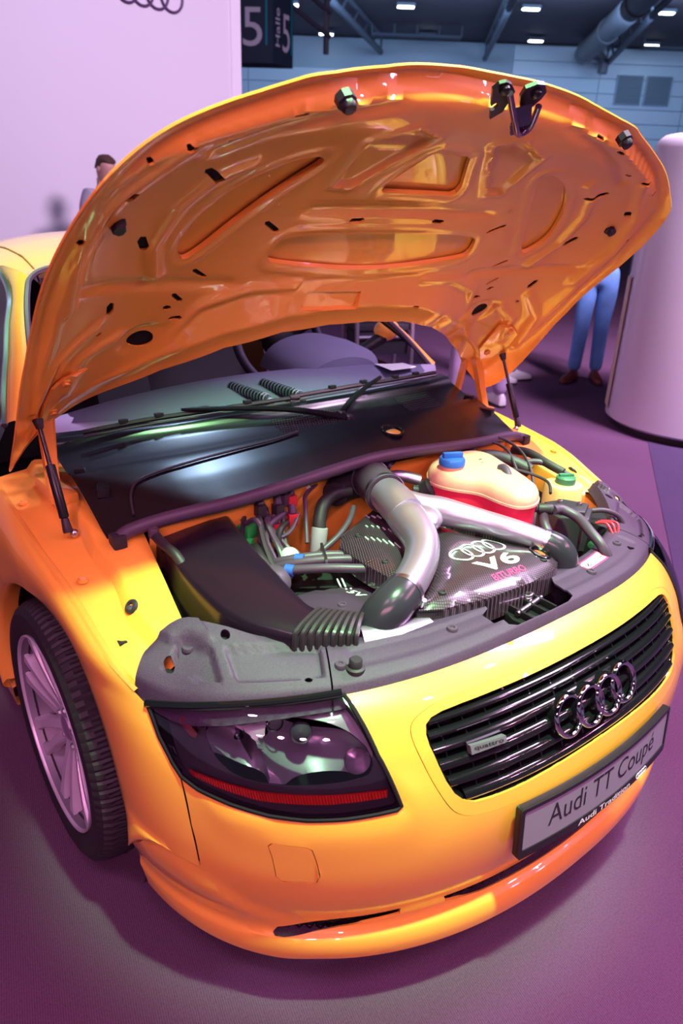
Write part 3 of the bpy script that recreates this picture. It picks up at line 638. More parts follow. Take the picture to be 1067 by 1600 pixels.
def fender(s):
    V, F = loft([[tuple(p*A([s, 1, 1])) for p in r] for r in allrows]); F = [f[::-1] for f in F] if s < 0 else F
    o = body('front_fender', (V, F), sharp=60)
    # wheel house liner
    rr = []
    for x in (.79, .60, .50):
        rr.append([(s*x, AX-.40*math.cos(t), AZ+.40*math.sin(t)*(.97)) for t in np.linspace(-.6, PI+.5, 40)])
    body('wheel_liner', loft(rr), DARK, o)
    # bonnet landing: gutter, flange, step and inner ledge, then the wall down into the engine bay
    st = []
    for y in np.linspace(.47, 1.24, 40):
        cx = np.interp(y, [.455, .525, .611, .692, .772, .876, .993, 1.131, 1.262], [.785, .806, .813, .817, .822, .826, .827, .825, .823]); cz = np.interp(y, [.455, .525, .611, .692, .772, .876, .993, 1.131, 1.262], [.650, .681, .713, .746, .768, .783, .801, .819, .835])
        iz = np.interp(y, [.47, .552, .674, .811, .917, 1.05, 1.25], [.672, .711, .747, .792, .815, .835, .85]); ex = np.interp(y, [.45, .52, .66, .82, 1.25], [.655, .65, .628, .605, .60])
        wob = .006*math.sin(y*33)
        pts = [(cx, cz), (cx-.006, cz+.0035), (cx-.014, cz+.001), (cx-.019, cz-.005), (cx-.030, cz-.006), (.765, (cz+iz)/2-.010), (.738+wob, iz-.016), (.730+wob, iz-.014), (.716+wob, iz+.003), (.708+wob, iz+.006), (.69, iz+.004), (ex+.015, iz+.004), (ex+.003, iz+.001), (ex, iz-.008), (ex-.004, iz-.05), (ex-.02, .50), (ex-.02, .36)]
        st.append([(s*a, y, z) for a, z in pts])
    V, F = loft(st); F = F if s < 0 else [f[::-1] for f in F]
    w = body('inner_wing', (V, F), sharp=35)
    # details on the ledge
    def lz(y): return float(np.interp(y, [.47, .552, .674, .811, .917, 1.05, 1.25], [.672, .711, .747, .792, .815, .835, .85]))
    body('grommet', torus((s*.722, .625, lz(.625)+.002), .011, .005, frame((s*.75, -.1, .65)), 20, 8), RUBBER, w)
    body('grommet_plug', sphere((s*.722, .625, lz(.625)), (.010, .010, .004), 12, 6), RUBBER2, w)
    body('square_slot', box((s*.765, .575, .6915), (.016, .018, .014), .002), DARK, w)
    body('round_hole', cyl((s*.668, .53, lz(.53)-.005), (s*.668, .53, lz(.53)+.0055), .006, seg=14), DARK, w)
    body('round_hole', cyl((s*.735, .50, lz(.50)-.02), (s*.735, .50, lz(.50)-.011), .004, seg=14), DARK, w)
    for yy, xx in ((.74, .775), (1.08, .785)):
        zc = float(np.interp(yy, [.692, .772, .876, .993, 1.131], [.746, .768, .783, .801, .819]))
        body('bolt_head', lathe([(0, .004), (.006, .004), (.007, .002), (.011, .0015), (.011, -.004)], 16, c=(s*xx, yy, zc+.0), M=None), PAINT, w)
    return o
fr = fender(-1); fl_ = fender(1)
# engine bay tub
bay = body('engine_bay', loft([[(x, .30, z) for x, z in ((-.66, .62), (-.62, .40), (.62, .40), (.66, .62))], [(x, .80, z) for x, z in ((-.60, .70), (-.58, .40), (.58, .40), (.60, .70))]]), DARK)
fwx = np.linspace(-.60, .60, 25)
body('firewall', loft([[(x, .80+.02*math.cos(x*9), z) for x in fwx] for z in (.40, .60, .72)]+[[(x, .80+.015*math.cos(x*9)-.01, .80+.03*math.cos(x*1.8)) for x in fwx], [(x, .775, .835+.03*math.cos(x*1.8)-.03) for x in fwx]]), PAINT, bay)

# wheels
def tyre_profile():
    return [(.222, -.085), (.236, -.104), (.262, -.115), (.290, -.114), (.305, -.104), (.3135, -.088), (.3165, -.06), (.3175, -.03), (.3175, 0), (.3175, .03), (.3165, .06), (.3135, .088), (.305, .104), (.290, .114), (.262, .115), (.236, .104), (.222, .085)]
NT = 352
def make_wheel(c, s):
    e = empty('wheel', c, parent=car)
    prof = tyre_profile(); rows = []
    for k in range(NT):
        t = 2*PI*k/NT; row = []
        for r, h in prof:
            rr = r
            if r > .300 and abs(h) > .025: rr = r-(.005 if (k+(2 if abs(h) > .07 else 0)) % 4 == 0 else 0)
            if abs(h) in (.03,) and False: rr -= .006
            row.append((s*h, rr*math.cos(t), rr*math.sin(t)))
        rows.append(row)
    mk('tyre', *loft(rows, cv=True), mat('tyre_rubber', (.020, .015, .020), .62, var=(60, .2)), e, sharp=25)
    # circumferential grooves
    for h in (-.045, -.015, .015, .045): mk('tread_groove', *lathe([(.3183, h*s-.004), (.3186, h*s-.0035), (.3186, h*s+.0035), (.3183, h*s+.004)], 96, 'x'), DARK, e)
    f = .103*s     # outer face plane
    P = [(.238, .103), (.2385, .110), (.2365, .112), (.233, .1105), (.2315, .107), (.231, .104)]
    mk('barrel', *lathe([(r, h*s) for r, h in ((.231, .105), (.222, .08), (.214, .05), (.205, -.02), (.20, -.10), (.225, -.105))], 96, 'x'), mat('barrel_grey', (.20, .17, .22), .5, metal=.3), e)
    mk('rim', *lathe([(r, h*s) for r, h in P], 96, 'x'), ALU, e)
    # seven twin spokes
    NS = 7
    for i in range(NS):
        a0 = 2*PI*i/NS+.22
        for sg in (-1, 1):
            rows = []
            for r in np.linspace(.045, .232, 14):
                u = (r-.045)/.187; ang = a0+sg*(.20-.045*u+.012/(r+.02)*0)*np.interp(u, [0, .3, 1], [1.0, .95, .98]); hw = np.interp(u, [0, .35, .8, 1], [.016, .0115, .0125, .019])
                xo = f*(1)-s*.030*(1-u)**1.4*1.0+s*(-.004)
                ca, sa = math.cos(ang), math.sin(ang); rad = A([0, ca, sa]); tan = A([0, -sa, ca])
                ctr = rad*r; rows.append([tuple(ctr+tan*w_*hw+A([xo-s*d, 0, 0])) for w_, d in ((-1, .034), (-1, .006), (-.75, .0), (.75, .0), (1, .006), (1, .034))])
            mk('spoke', *loft(rows, cu=True, caps=True), ALU, e, sharp=30)
    mk('hub', *lathe([(.062, s*.03), (.060, s*.064), (.052, s*.072), (.034, s*.073), (.033, s*.069), (0, s*.069)], 48, 'x'), ALU, e)
    mk('centre_cap', *lathe([(.032, s*.068), (.031, s*.076), (.026, s*.079), (0, s*.080)], 40, 'x'), SILVER, e)
    for i in range(4): mk('cap_ring', *torus((s*.0805, -.0135+.009*i, 0), .0062, .0009, frame((s, 0, 0)), 20, 6), CHROME, e)
    bv, bf = lathe([(0, .012), (.006, .012), (.009, .006), (.009, 0)], 6, 'x'); bm_ = bpy.data.meshes.new('wheel_bolt'); bm_.from_pydata([tuple(v*A([s, 1, 1])) for v in bv], [], bf); bm_.materials.append(STEEL)
    for i in range(5):
        t = 2*PI*i/5+.3; share('wheel_bolt', bm_, e, Matrix.Translation((s*.066, .047*math.cos(t), .047*math.sin(t))))
    mk('brake_disc', *lathe([(.06, s*.012), (.158, s*.012), (.158, -s*.012), (.06, -s*.012)], 64, 'x'), STEEL, e)
    mk('brake_caliper', *loft([[(s*x, r*math.cos(t), r*math.sin(t)) for x, r in ((-.04, .115), (.03, .115), (.03, .175), (-.04, .175))] for t in np.linspace(.2, 1.2, 10)], cu=True, caps=True), DARK, e)
    return e
XW = .742
make_wheel((-XW, AX, AZ), -1); make_wheel((XW, AX, AZ), 1)
make_wheel((-XW, AX+2.424, AZ), -1); make_wheel((XW, AX+2.424, AZ), 1)
# ------------------------------------------------------------------ sides, tail and cabin
def sideloft(name, st, m=PAINT, parent=car, s=1, **k):
    V, F = loft([[(s*a, y, z) for a, z in P] for y, P in st]); F = F if s < 0 else [f[::-1] for f in F]
    return body(name, (V, F), m, parent, **k)
ys = [1.272, 1.5, 1.8, 2.1, 2.4, 2.60]
for s in (-1, 1):
    d = sideloft('door', [(y, [(.845, .20), (.866, .30), (.872, .45), (.868, .58), (.858, .70), (.842, .79), (.818, .845), (np.interp(y, [1.27, 1.8, 2.6], [.785, .765, .75]), np.interp(y, [1.27, 1.8, 2.6], [.868, .905, .93]))]) for y in ys], s=s)
    body('door_handle', tube(spl([(s*.872, 2.28, .73), (s*.892, 2.32, .735), (s*.892, 2.42, .737), (s*.872, 2.46, .737)], 5), .009, 8), PAINT, d)
    # mirror on the door
    body('mirror_housing', sphere((s*.905, 1.74, .985), (.062, .045, .045), 20, 12), PAINT, d); body('mirror_arm', tube([(s*.775, 1.74, .91), (s*.88, 1.74, .955)], [.022, .03], 10), SATIN, d)
    # rear quarter with its own arch
    fa2 = np.linspace(-5, 185, 60); ar = []
    Bq = [(-5, .858, 2.612, .22), (30, .868, 2.612, .60), (55, .83, 2.63, .86), (75, .80, 3.0, .93), (90, .79, 3.29, .93), (120, .76, 3.75, .88), (150, .70, 3.98, .62), (185, .66, 3.95, .24)]
    B2_ = np.stack([np.interp(fa2, [b[0] for b in Bq], [b[i] for b in Bq]) for i in (1, 2, 3)], 1)
    A2_ = np.stack([np.full(60, .875), 3.29-.37*np.cos(np.radians(fa2)), .316+.37*np.sin(np.radians(fa2))], 1)
    rw = []
    for k in np.linspace(0, 1, 9):
        P = A2_*(1-k)+B2_*k; P[:, 0] += .02*4*k*(1-k); rw.append([tuple(p*A([s, 1, 1])) for p in P])
    V, F = loft([[tuple(p*A([s, 1, 1])-A([s*.06, 0, 0])) for p in A2_]]+rw); body('rear_quarter', (V, F if s > 0 else [f[::-1] for f in F]))
body('rear_bumper', loft([[(x, 4.02-.35*(abs(x)/.72)**3, z) for x in np.linspace(-.70, .70, 17)] for z in (.22, .35, .50, .62)]+[[(x, 3.96-.30*(abs(x)/.75)**3, .75) for x in np.linspace(-.74, .74, 17)], [(x, 3.80-.20*(abs(x)/.78)**3, .90) for x in np.linspace(-.77, .77, 17)], [(x, 3.5-.1*(abs(x)/.8)**3, .95) for x in np.linspace(-.75, .75, 17)]]))
body('floor_pan', prism([(-.72, .35), (.72, .35), (.74, 3.8), (-.74, 3.8)], .16, .22), DARK)
for s in (-1, 1): body('sill', loft([[(s*.80, y, .14), (s*.845, y, .15), (s*.85, y, .21), (s*.80, y, .23)] for y in (1.24, 1.9, 2.62)]), PAINT)
# roof: rails (x, y, z) from the base of the pillar back over the doors
RAIL = A([(.745, 1.30, .940), (.708, 1.40, 1.010), (.668, 1.50, 1.070), (.63, 1.60, 1.132), (.588, 1.70, 1.19), (.568, 1.80, 1.228), (.556, 1.95, 1.258), (.55, 2.15, 1.270), (.548, 2.4, 1.262), (.55, 2.65, 1.235), (.57, 2.95, 1.16), (.60, 3.25, 1.06), (.64, 3.5, .965)])
SEAL = A([(.685, 1.24, .945), (.655, 1.335, 1.025), (.628, 1.44, 1.095), (.598, 1.54, 1.16), (.565, 1.625, 1.218), (.535, 1.675, 1.250), (.47, 1.695, 1.272), (.30, 1.68, 1.295), (0, 1.67, 1.306)])
# pillar strip between window opening and windscreen seal
for s in (-1, 1):
    Rr = spl(RAIL[:7], 4); Ss = spl(SEAL[:6], 4); Rr = Rr[np.linspace(0, len(Rr)-1, 24).astype(int)]; Ss = Ss[np.linspace(0, len(Ss)-1, 24).astype(int)]
    rws = []
    for k in (0, .12, .35, .65, .9, 1):
        P = Rr*(1-k)+Ss*k; P = P+A([.012, -.006, .012])*4*k*(1-k); rws.append([tuple(p*A([s, 1, 1])) for p in P])
    p_ = body('windscreen_pillar', loft(rws))
    body('windscreen_seal', tube([tuple(q*A([s, 1, 1])) for q in spl(SEAL, 5)], .0085, 6), RUBBER2, p_)
    body('window_trim', tube([tuple((q+A([.008, 0, -.004]))*A([s, 1, 1])) for q in spl(RAIL, 4)], .009, 6), mat('trim_bright', (.35, .42, .5), .2, metal=.9), p_)
    # side glass
    Rg = spl(RAIL, 3); rowsg = [[tuple(q*A([s, 1, 1])) for q in Rg], [(s*np.interp(q[1], [1.27, 1.8, 2.6, 3.5], [.785, .765, .75, .66]), q[1], np.interp(q[1], [1.27, 1.8, 2.6, 3.5], [.868, .905, .93, .95])) for q in Rg]]
    body('side_window', loft(rowsg), GLASS)
rw = []
ry = np.linspace(1.68, 3.5, 30)
for y in ry:
    rx = np.interp(y, RAIL[:, 1], RAIL[:, 0]); rz = np.interp(y, RAIL[:, 1], RAIL[:, 2]); cz = np.interp(y, [1.66, 1.9, 2.15, 2.4, 2.7, 3.0, 3.5], [1.307, 1.335, 1.346, 1.343, 1.315, 1.255, 1.05])
    if y < 1.80: rx = np.interp(y, [1.68, 1.80], [.535, .568]); rz = np.interp(y, [1.68, 1.80], [1.251, 1.228])
    row = []
    for t in np.linspace(-1, 1, 25): row.append((rx*t, y-.0*(1-t*t), rz+(cz-rz)*(1-abs(t)**2.6)))
    rw.append(row)
roof = body('roof', loft(rw))
for s in (-1, 1):
    P = []
    for y in np.linspace(1.69, 2.9, 24):
        rx = np.interp(y, RAIL[:, 1], RAIL[:, 0]); rz = np.interp(y, RAIL[:, 1], RAIL[:, 2]); cz = np.interp(y, [1.66, 1.9, 2.15, 2.4, 2.7, 3.0, 3.5], [1.307, 1.335, 1.346, 1.343, 1.315, 1.255, 1.05]); t = .86
        P.append((s*rx*t, y, rz+(cz-rz)*(1-t**2.6)+.0008))
    body('roof_seam', tube(A(P)*A([.80, 1, 1])+A([0, 0, .0125]), .0022, 6), mat('seam_brown', (.30, .11, .02), .5), roof)
    body('roof_seam', tube(P, .0028, 6), mat('seam_brown', (.30, .11, .02), .5), roof)
# windscreen glass
WB = A([(.70, 1.20, .925), (.60, 1.135, .938), (.45, 1.085, .948), (.25, 1.05, .956), (0, 1.04, .960)])
wbx = spl(WB, 5); rws = []
wt = spl(SEAL, 4)
full = lambda P: [tuple(p*A([-1, 1, 1])) for p in P]+[tuple(p) for p in P[::-1][1:]]
n = 21; side = spl(SEAL[:6], 4); side = side[np.linspace(0, len(side)-1, 14).astype(int)]
rws = []
for i, e_ in enumerate(side):
    k = i/(len(side)-1); yc = 1.04+(1.67-1.04)*k; zc = .960+(1.306-.960)*k
    row = []
    for t in np.linspace(-1, 1, 25):
        row.append((e_[0]*t, yc+(e_[1]-yc)*abs(t)**2.2, zc+(e_[2]-zc)*abs(t)**2.0))
    rws.append(row)
body('windscreen', loft(rws), GLASS)

# interior
DASH = mat('dash_grey', (.19, .19, .29), .7, bump=(500, .2, .001)); SEAT = mat('interior_dark', (.005, .005, .007), .7)
rows = []
for t, (k_, z) in enumerate(((0, .935), (.2, .952), (.5, .968), (.8, .976), (.95, .974), (1.0, .965), (1.03, .94), (1.04, .70))):
    rows.append([(x, (1.075+.12*(abs(x)/.66)**2)*(1-k_)+(1.375-.36*x*x)*k_, z-.012*(abs(x)/.66)**2) for x in np.linspace(-.67, .67, 33)])
dash = body('dashboard', loft(rows), DASH)
rows = []
for a in np.linspace(0, PI, 17):
    rows.append([(.345+.20*w_*math.cos(a), y, .945+.100*h*math.sin(a)) for y, w_, h in ((1.30, .05, .1), (1.31, .7, .55), (1.36, .95, .9), (1.45, 1, 1), (1.54, .97, 1), (1.56, .9, .95))])
body('instrument_hood', loft(rows), DASH, dash)
for cx, cy in ((-.13, 1.148), (-.03, 1.136)):
    for k in range(13):
        body('vent_rib', torus((cx+.001*k, cy+.10-.0145*k, .972), .014, .0022, frame((.06, -1, 0)), 16, 6), mat('vent_grey', (.13, .11, .19), .5), dash)
    body('vent_core', cyl((cx, cy+.105, .972), (cx+.012, cy-.085, .966), .0125, seg=14), SEAT, dash); body('vent_end', sphere((cx+.013, cy-.088, .966), .013, 12, 8), MATS['vent_grey'], dash)
body('paper_sheet', patch(lambda x, y: np.stack([x, y, .974+.004*np.sin(x*20)], 1), [(.42, 1.16), (.56, 1.19), (.56, 1.26), (.44, 1.27)], [], .03, thick=.001), mat('paper', (.8, .85, .8), .6), dash)
# steering wheel
SWC = (.36, 1.74, .985); SWM = frame((0, -.85, .42))
sw = body('steering_wheel', torus(SWC, .185, .017, SWM, 48, 12), mat('wheel_leather', (.06, .05, .08), .6))
body('airbag_hub', sphere(SWC, (.075, .04, .065), 16, 10), SEAT, sw)
for a in (.3, PI-.3, -PI/2):
    body('wheel_spoke', tube([SWC, tuple(A(SWC)+A(SWM @ Vector((.17*math.cos(a), .17*math.sin(a), 0))))], [.022, .014], 8), SEAT, sw)
for x in (-.37, .37):
    se = body('seat', loft([[(x+w_*t, y, z) for t in np.linspace(-1, 1, 9)] for y, z, w_ in ((1.95, .42, .24), (1.93, .52, .25), (2.30, .50, .25), (2.38, .60, .25), (2.48, .85, .25), (2.52, .98, .22), (2.54, 1.04, .12))]), SEAT)
    body('headrest', sphere((x, 2.55, 1.10), (.12, .05, .075), 14, 8), SEAT, se)
body('cabin_floor', loft([[(-.70, y, z), (.70, y, z)] for y, z in ((1.10, .80), (1.25, .35), (2.9, .35), (3.3, .70), (3.5, .92))]), SEAT)
body('rear_view_mirror', sphere((0, 1.68, 1.235), (.11, .025, .032), 16, 8), SEAT)

# ------------------------------------------------------------------ scuttle: glossy black cowl with weather strip and wipers
WS = A([(-.672, .795, .803), (-.645, .80, .812), (-.58, .787, .826), (-.50, .765, .838), (-.42, .748, .846), (-.30, .738, .858), (-.15, .734, .872), (0, .734, .880), (.15, .734, .872), (.30, .738, .858), (.42, .748, .846), (.50, .765, .838), (.58, .787, .826), (.645, .80, .812), (.672, .795, .803)])
wsx = spl(WS, 5)
CX = np.linspace(-.69, .69, 70)
def cowl_base(x): return 1.04+.16*(np.abs(x)/.70)**2.0, .955-.03*(np.abs(x)/.70)**2
def cowlrow(k, x):
    y0 = np.interp(np.abs(x), [0, .15, .30, .42, .50, .58, .65, .7], [.735, .735, .74, .75, .767, .79, .805, .82]); z0 = np.interp(np.abs(x), [0, .15, .3, .42, .5, .58, .65, .7], [.876, .868, .854, .842, .834, .822, .808, .80])-.004
    y1, z1 = cowl_base(x)
    y = y0+(y1-y0)*k
    prof = np.interp(k, [0, .06, .30, .50, .555, .58, .70, .86, .90, 1], [0, .0005, .0126, .0153, .0135, .0027, .000, .0018, .0126, .0054])
    return np.stack([x, y, z0+(z1-z0)*k+prof+0*x], 1)
rows = [[tuple(v) for v in cowlrow(k, CX)] for k in np.concatenate([np.linspace(0, .5, 12), [.53, .555, .57, .58, .60, .65, .70, .78, .86, .88, .90, .95, 1.0]])]
cowl = body('scuttle_panel', loft(rows), COWL, sharp=45)
body('weather_strip', tube(wsx, .0155, 12), RUBBER2, cowl)
for s in (-1, 1):   # pressed raised lid edge on the cowl, end caps
    body('strip_end', box((s*.676, .792, .80), (.03, .035, .03), .006), RUBBER, cowl)
    body('side_clip', box((s*.645, .94, .862), (.028, .06, .022), .005, Matrix.Rotation(s*.35, 3, 'Z')), SATIN, cowl); body('side_clip', box((s*.665, 1.03, .882), (.025, .03, .02), .005, Matrix.Rotation(s*.35, 3, 'Z')), SATIN, cowl)
sv, sf = box((0, 0, 0), (.0042, .0042, .003), .0006); 
P = [cowlrow(np.array([k]), np.array([x]))[0] for x, k in ((-.62, .10), (-.60, .26), (-.56, .36), (-.45, .42), (-.34, .45), (-.22, .47), (-.14, .5))]
body('cowl_edge_cable', tube(spl(A(P)+A([0, 0, .006]), 5), .0035, 6), RUBBER, cowl)
V, F = [], []
for gx0, gx1 in ((-.16, .07), (.30, .47)):
    for x in np.arange(gx0, gx1, .0085):
        for j, k in enumerate(np.arange(.60, .82, .030)):
            q = cowlrow(np.array([k]), np.array([x+(.004 if j % 2 else 0)]))[0]; V, F = join((V, F), ([tuple(A(v)+q+A([0, 0, .001])) for v in sv], sf))
gm = body('cowl_mesh', (V, F), mat('mesh_black', (.03, .028, .035), .4), cowl, smooth=False); gm['kind'] = 'stuff'
body('filler_rim', torus((.133, .828, .9045), .030, .0045, frame((0, -.2, 1)), 28, 8, ry=.006), GLOSS, cowl); body('filler_cap', lathe([(0, .002), (.018, .001), (.026, -.003), (.028, -.008)], 24, c=(.131, .828, .9055)), mat('cap_amber', (.62, .30, .05), .4, bump=(300, .4, .002)), cowl)
def wiper(P, armfrom, name='wiper'):
    P = spl(P, 6); w = body(name, tube(P, .0065, 6), SATIN)
    body('wiper_rubber', tube(P+A([0, -.002, -.011]), [.003]*len(P), 6), RUBBER, w)
    mid = P[len(P)//2]
    body('wiper_arm', tube(spl([armfrom, A(armfrom)*.6+mid*.4+A([0, 0, .022]), mid+A([0, 0, .014])], 6), np.linspace(.011, .0055, 13), 8), GLOSS, w)
    body('wiper_pivot', cyl(A(armfrom)-A([0, 0, .03]), A(armfrom)+A([0, 0, .012]), .017, .013, 18, .004), SATIN, w)
    for t in (.25, .42, .58, .75): q = P[int(len(P)*t)]; body('wiper_claw', box(q+A([0, 0, .008]), (.022, .012, .010), .002), SATIN, w)
wiper([(-.625, 1.10, .951), (-.47, 1.072, .966), (-.29, 1.045, .974), (-.05, 1.016, .982)], (.06, .93, .925))
wiper([(-.08, 1.018, .985), (.15, 1.022, .988), (.36, 1.045, .982), (.55, 1.09, .970)], (.055, .96, .93))

# ------------------------------------------------------------------ raised bonnet
TH = math.radians(35.6); ES = A([0, math.cos(TH), -math.sin(TH)]); EH = A([0, math.sin(TH), math.cos(TH)]); BO = A([0, .397, 1.661])
TER = [(0, 0), (0, 1), (0, 2), (0, 3), (1, 0), (1, 1), (1, 2), (2, 0), (2, 1), (3, 0)]
CI = [-.0014, .2978, -.8432, .309, -.2175, .1644, .582, .297, -.8534, -.2609]
CO = [.0762, .2223, -1.0814, .5592, -.4898, .9918, -.1977, .8494, -.5518, -1.179]
def pol(c, x, s): return sum(k*x**(2*i)*s**j for (i, j), k in zip(TER, c))
EDG = A([(0, .012, .07), (.232, .020, .061), (.342, .030, .047), (.440, .036, .030), (.478, .048, .014), (.569, .076, -.003), (.655, .107, -.023), (.719, .144, -.051), (.765, .184, -.085), (.797, .27, -.100), (.811, .36, -.112), (.814, .439, -.121), (.813, .529, -.133), (.816, .68, -.165), (.817, .814, -.207), (.815, .942, -.242), (.80, 1.015, -.222), (.76, 1.005, -.175), (.694, .965, -.122), (.626, .906, -.116), (.535, .839, -.109), (.409, .746, -.110), (.264, .683, -.104), (.125, .660, -.096), (0, .655, -.094)])
RES = EDG[:, 2]-pol(CO, EDG[:, 0], EDG[:, 1])
def hO(x, s):
    x = np.abs(x); base = pol(CO, x, s)
    d2 = (x[:, None]-EDG[None, :, 0])**2+(s[:, None]-EDG[None, :, 1])**2
    w = np.exp(-d2/(2*.085**2)); return base+(w*RES).sum(1)/np.maximum(w.sum(1), 1e-9)*np.clip(w.max(1)*1.0, 0, 1)
ES_ = spl(EDG[:, :2], 4); ES_[0, 0] = 0; ES_[-1, 0] = 0
BOUT = [tuple(q) for q in ES_]+[(-a, b) for a, b in ES_[-2:0:-1]]
BOUTS = A(BOUT)
def b3(x, s, h): return BO+np.stack([x, 0*x, 0*x], 1)+s[:, None]*ES+h[:, None]*EH
def skinH(x, s):
    d = segdist(np.stack([x, s], 1), BOUTS); t = sstep(d, .05, .17); return hO(x, s)*(1-t)+(pol(CI, np.abs(x), s)+.017)*t
skin = body('bonnet', patch(lambda x, s: b3(x, s, skinH(x, s)), BOUT, [], .03, thick=.0022, ref=EH, bstep=.012), sharp=60)
def sym(P): return [(-a, b) for a, b in P]
WL = [tuple(q) for q in spl([(.512, .458), (.535, .42), (.534, .375), (.50, .305), (.45, .25), (.40, .215), (.345, .196), (.316, .202), (.318, .225), (.37, .29), (.43, .37), (.482, .44)], 3, True)]
WT = [(-.100, .298), (.100, .298), (.110, .290), (.110, .272), (.058, .187), (.045, .18), (-.045, .18), (-.058, .187), (-.110, .272), (-.110, .290)]
WBIG = [tuple(q) for q in spl([(0, .516), (.15, .508), (.27, .492), (.305, .478), (.302, .445), (.275, .42), (.15, .413), (0, .413), (-.15, .413), (-.275, .42), (-.302, .445), (-.305, .478), (-.27, .492), (-.15, .508)], 3, True)]
WR = [(-.170, .605), (-.004, .610), (0, .600), (-.002, .570), (-.162, .566), (-.170, .575)]
def slot(x, s, L, w, ang): 
    c_, s_ = math.cos(ang), math.sin(ang); P = [(L/2-w/2, -w/2), (L/2, 0), (L/2-w/2, w/2), (-L/2+w/2, w/2), (-L/2, 0), (-L/2+w/2, -w/2)]
    return [(x+a*c_-b*s_, s+a*s_+b*c_) for a, b in P]
SL = []
for x, s, L, w, a in ((.534, .226, .055, .012, 2.55), (.618, .385, .040, .013, 2.05), (.335, .388, .046, .009, 2.55), (.457, .507, .042, .008, 2.5), (.488, .572, .034, .008, 2.4), (.503, .600, .020, .010, 2.7), (.475, .634, .026, .008, .1), (.640, .560, .034, .012, 1.75), (.648, .636, .012, .008, .2), (.757, .31, .014, .009, .3), (.682, .246, .022, .014, .2), (.615, .141, .024, .007, 2.7), (.545, .14, .013, .006, 2.7), (.678, .163, .012, .007, 2.7), (.122, .376, .034, .009, .05), (.44, .085, .024, .006, .1), (.345, .068, .024, .006, .1)):
    L *= 1.2; w *= 1.3
    SL.append(slot(x, s, L, w, a)); SL.append([(-p, q) for p, q in slot(x, s, L, w, a)][::-1])
SL.append(slot(.211, .62, .026, .008, .05))
OV = [ell((.540, .694), .030, .0235, 22), ell((-.540, .694), .030, .0235, 22)]
WIN = [WL, sym(WL), WT, WBIG]
PCK = [(.246, .278), (.20, .285), (.076, .135), (.15, .108), (.25, .15)]
def bead(P, poly, o, w, h, closed=True): d = segdist(P, poly, closed); return h*np.exp(-((d-o)/w)**2)
RIB = [[(.47, .20), (.53, .235), (.575, .30), (.592, .40), (.56, .50)], [(.62, .15), (.72, .25), (.75, .36), (.74, .50)], [(.38, .545), (.50, .53), (.62, .50), (.72, .46)], [(.60, .66), (.68, .70), (.70, .80)], [(.66, .60), (.74, .66), (.765, .80)], [(.05, .05), (.2, .055), (.36, .085), (.48, .12), (.56, .165)], [(.20, .555), (.32, .56), (.43, .60), (.47, .68)]]
def innerS(x, s):
    P = np.stack([x, s], 1); d = segdist(P, BOUTS); ho = hO(x, s)
    hi = pol(CI, np.abs(x), s)
    PA = np.stack([np.abs(x), s], 1)
    h = hi+.022*sstep(s, .13, .02)
    for wn in (WL, WT, WBIG):
        pp = PA if wn is WL else P
        h = h-bead(pp, wn, .016, .005, .0035)
    ip = inpoly(PA, PCK); dp = segdist(PA, PCK); h = h+np.where(ip, .016*sstep(dp, 0, .022), 0)-bead(PA, PCK, 0, .008, .005)
    for k, R_ in enumerate(RIB): h = h+(-.009 if k not in (2, 5) else .009)*np.exp(-(segdist(PA, R_, False)/.012)**2)
    h = h+.008*np.exp(-((s-.345)/.014)**2)*sstep(np.abs(x), .30, .24)
    for ov in OV[:1]: h = h+.006*sstep(segdist(PA, [(.540, .694)]*2, False), .055, .042)
    # deep gutter between hem and frame
    h = np.minimum(h, skinH(x, s)-.011)
    bw = np.interp(s, [.10, .30], [.040, .052]); t = sstep(d, np.interp(s, [.10, .30], [.018, .008]), bw); g = ho-.0045
    return b3(x, s, g*(1-t)+h*t-0.003*np.exp(-((d-bw)/.008)**2))
inner = body('bonnet_inner_panel', patch(innerS, [tuple(q) for q in A(BOUT)*A([.9955, 1])+A([0, 0.0])], WIN+[WR]+SL+OV, .0085, thick=.004, ref=-EH, bstep=.006), parent=skin, sharp=55)
def bpt(x, s, d=0.0): return innerS(A([x]), A([s]))[0]-EH*d
# raised collars round the windows' walls
for wn, dp in ((WL, .011), (sym(WL), .011), (WT, .011), (WBIG, .011), (WR, .011)):
    q = A(wn); top = innerS(q[:, 0], q[:, 1]); body('window_flange', loft([[tuple(v) for v in top], [tuple(v) for v in top+EH*dp]], cu=True), PAINT, skin)
# rubber buffers
for x, s in ((.690, .310), (-.690, .310), (.384, .040), (-.384, .040)):
    c = b3(A([x]), A([s]), A([pol(CI, abs(x), s)+.004]))[0]; M = frame(-EH+ES*-.15).to_4x4()
    body('rubber_buffer', lathe([(.0165, -.012), (.0165, .003), (.0125, .006), (.0125, .014), (.010, .017), (0, .0175)], 8, c=c, M=M), mat('buffer_rubber', (.018, .010, .024), .45), skin)
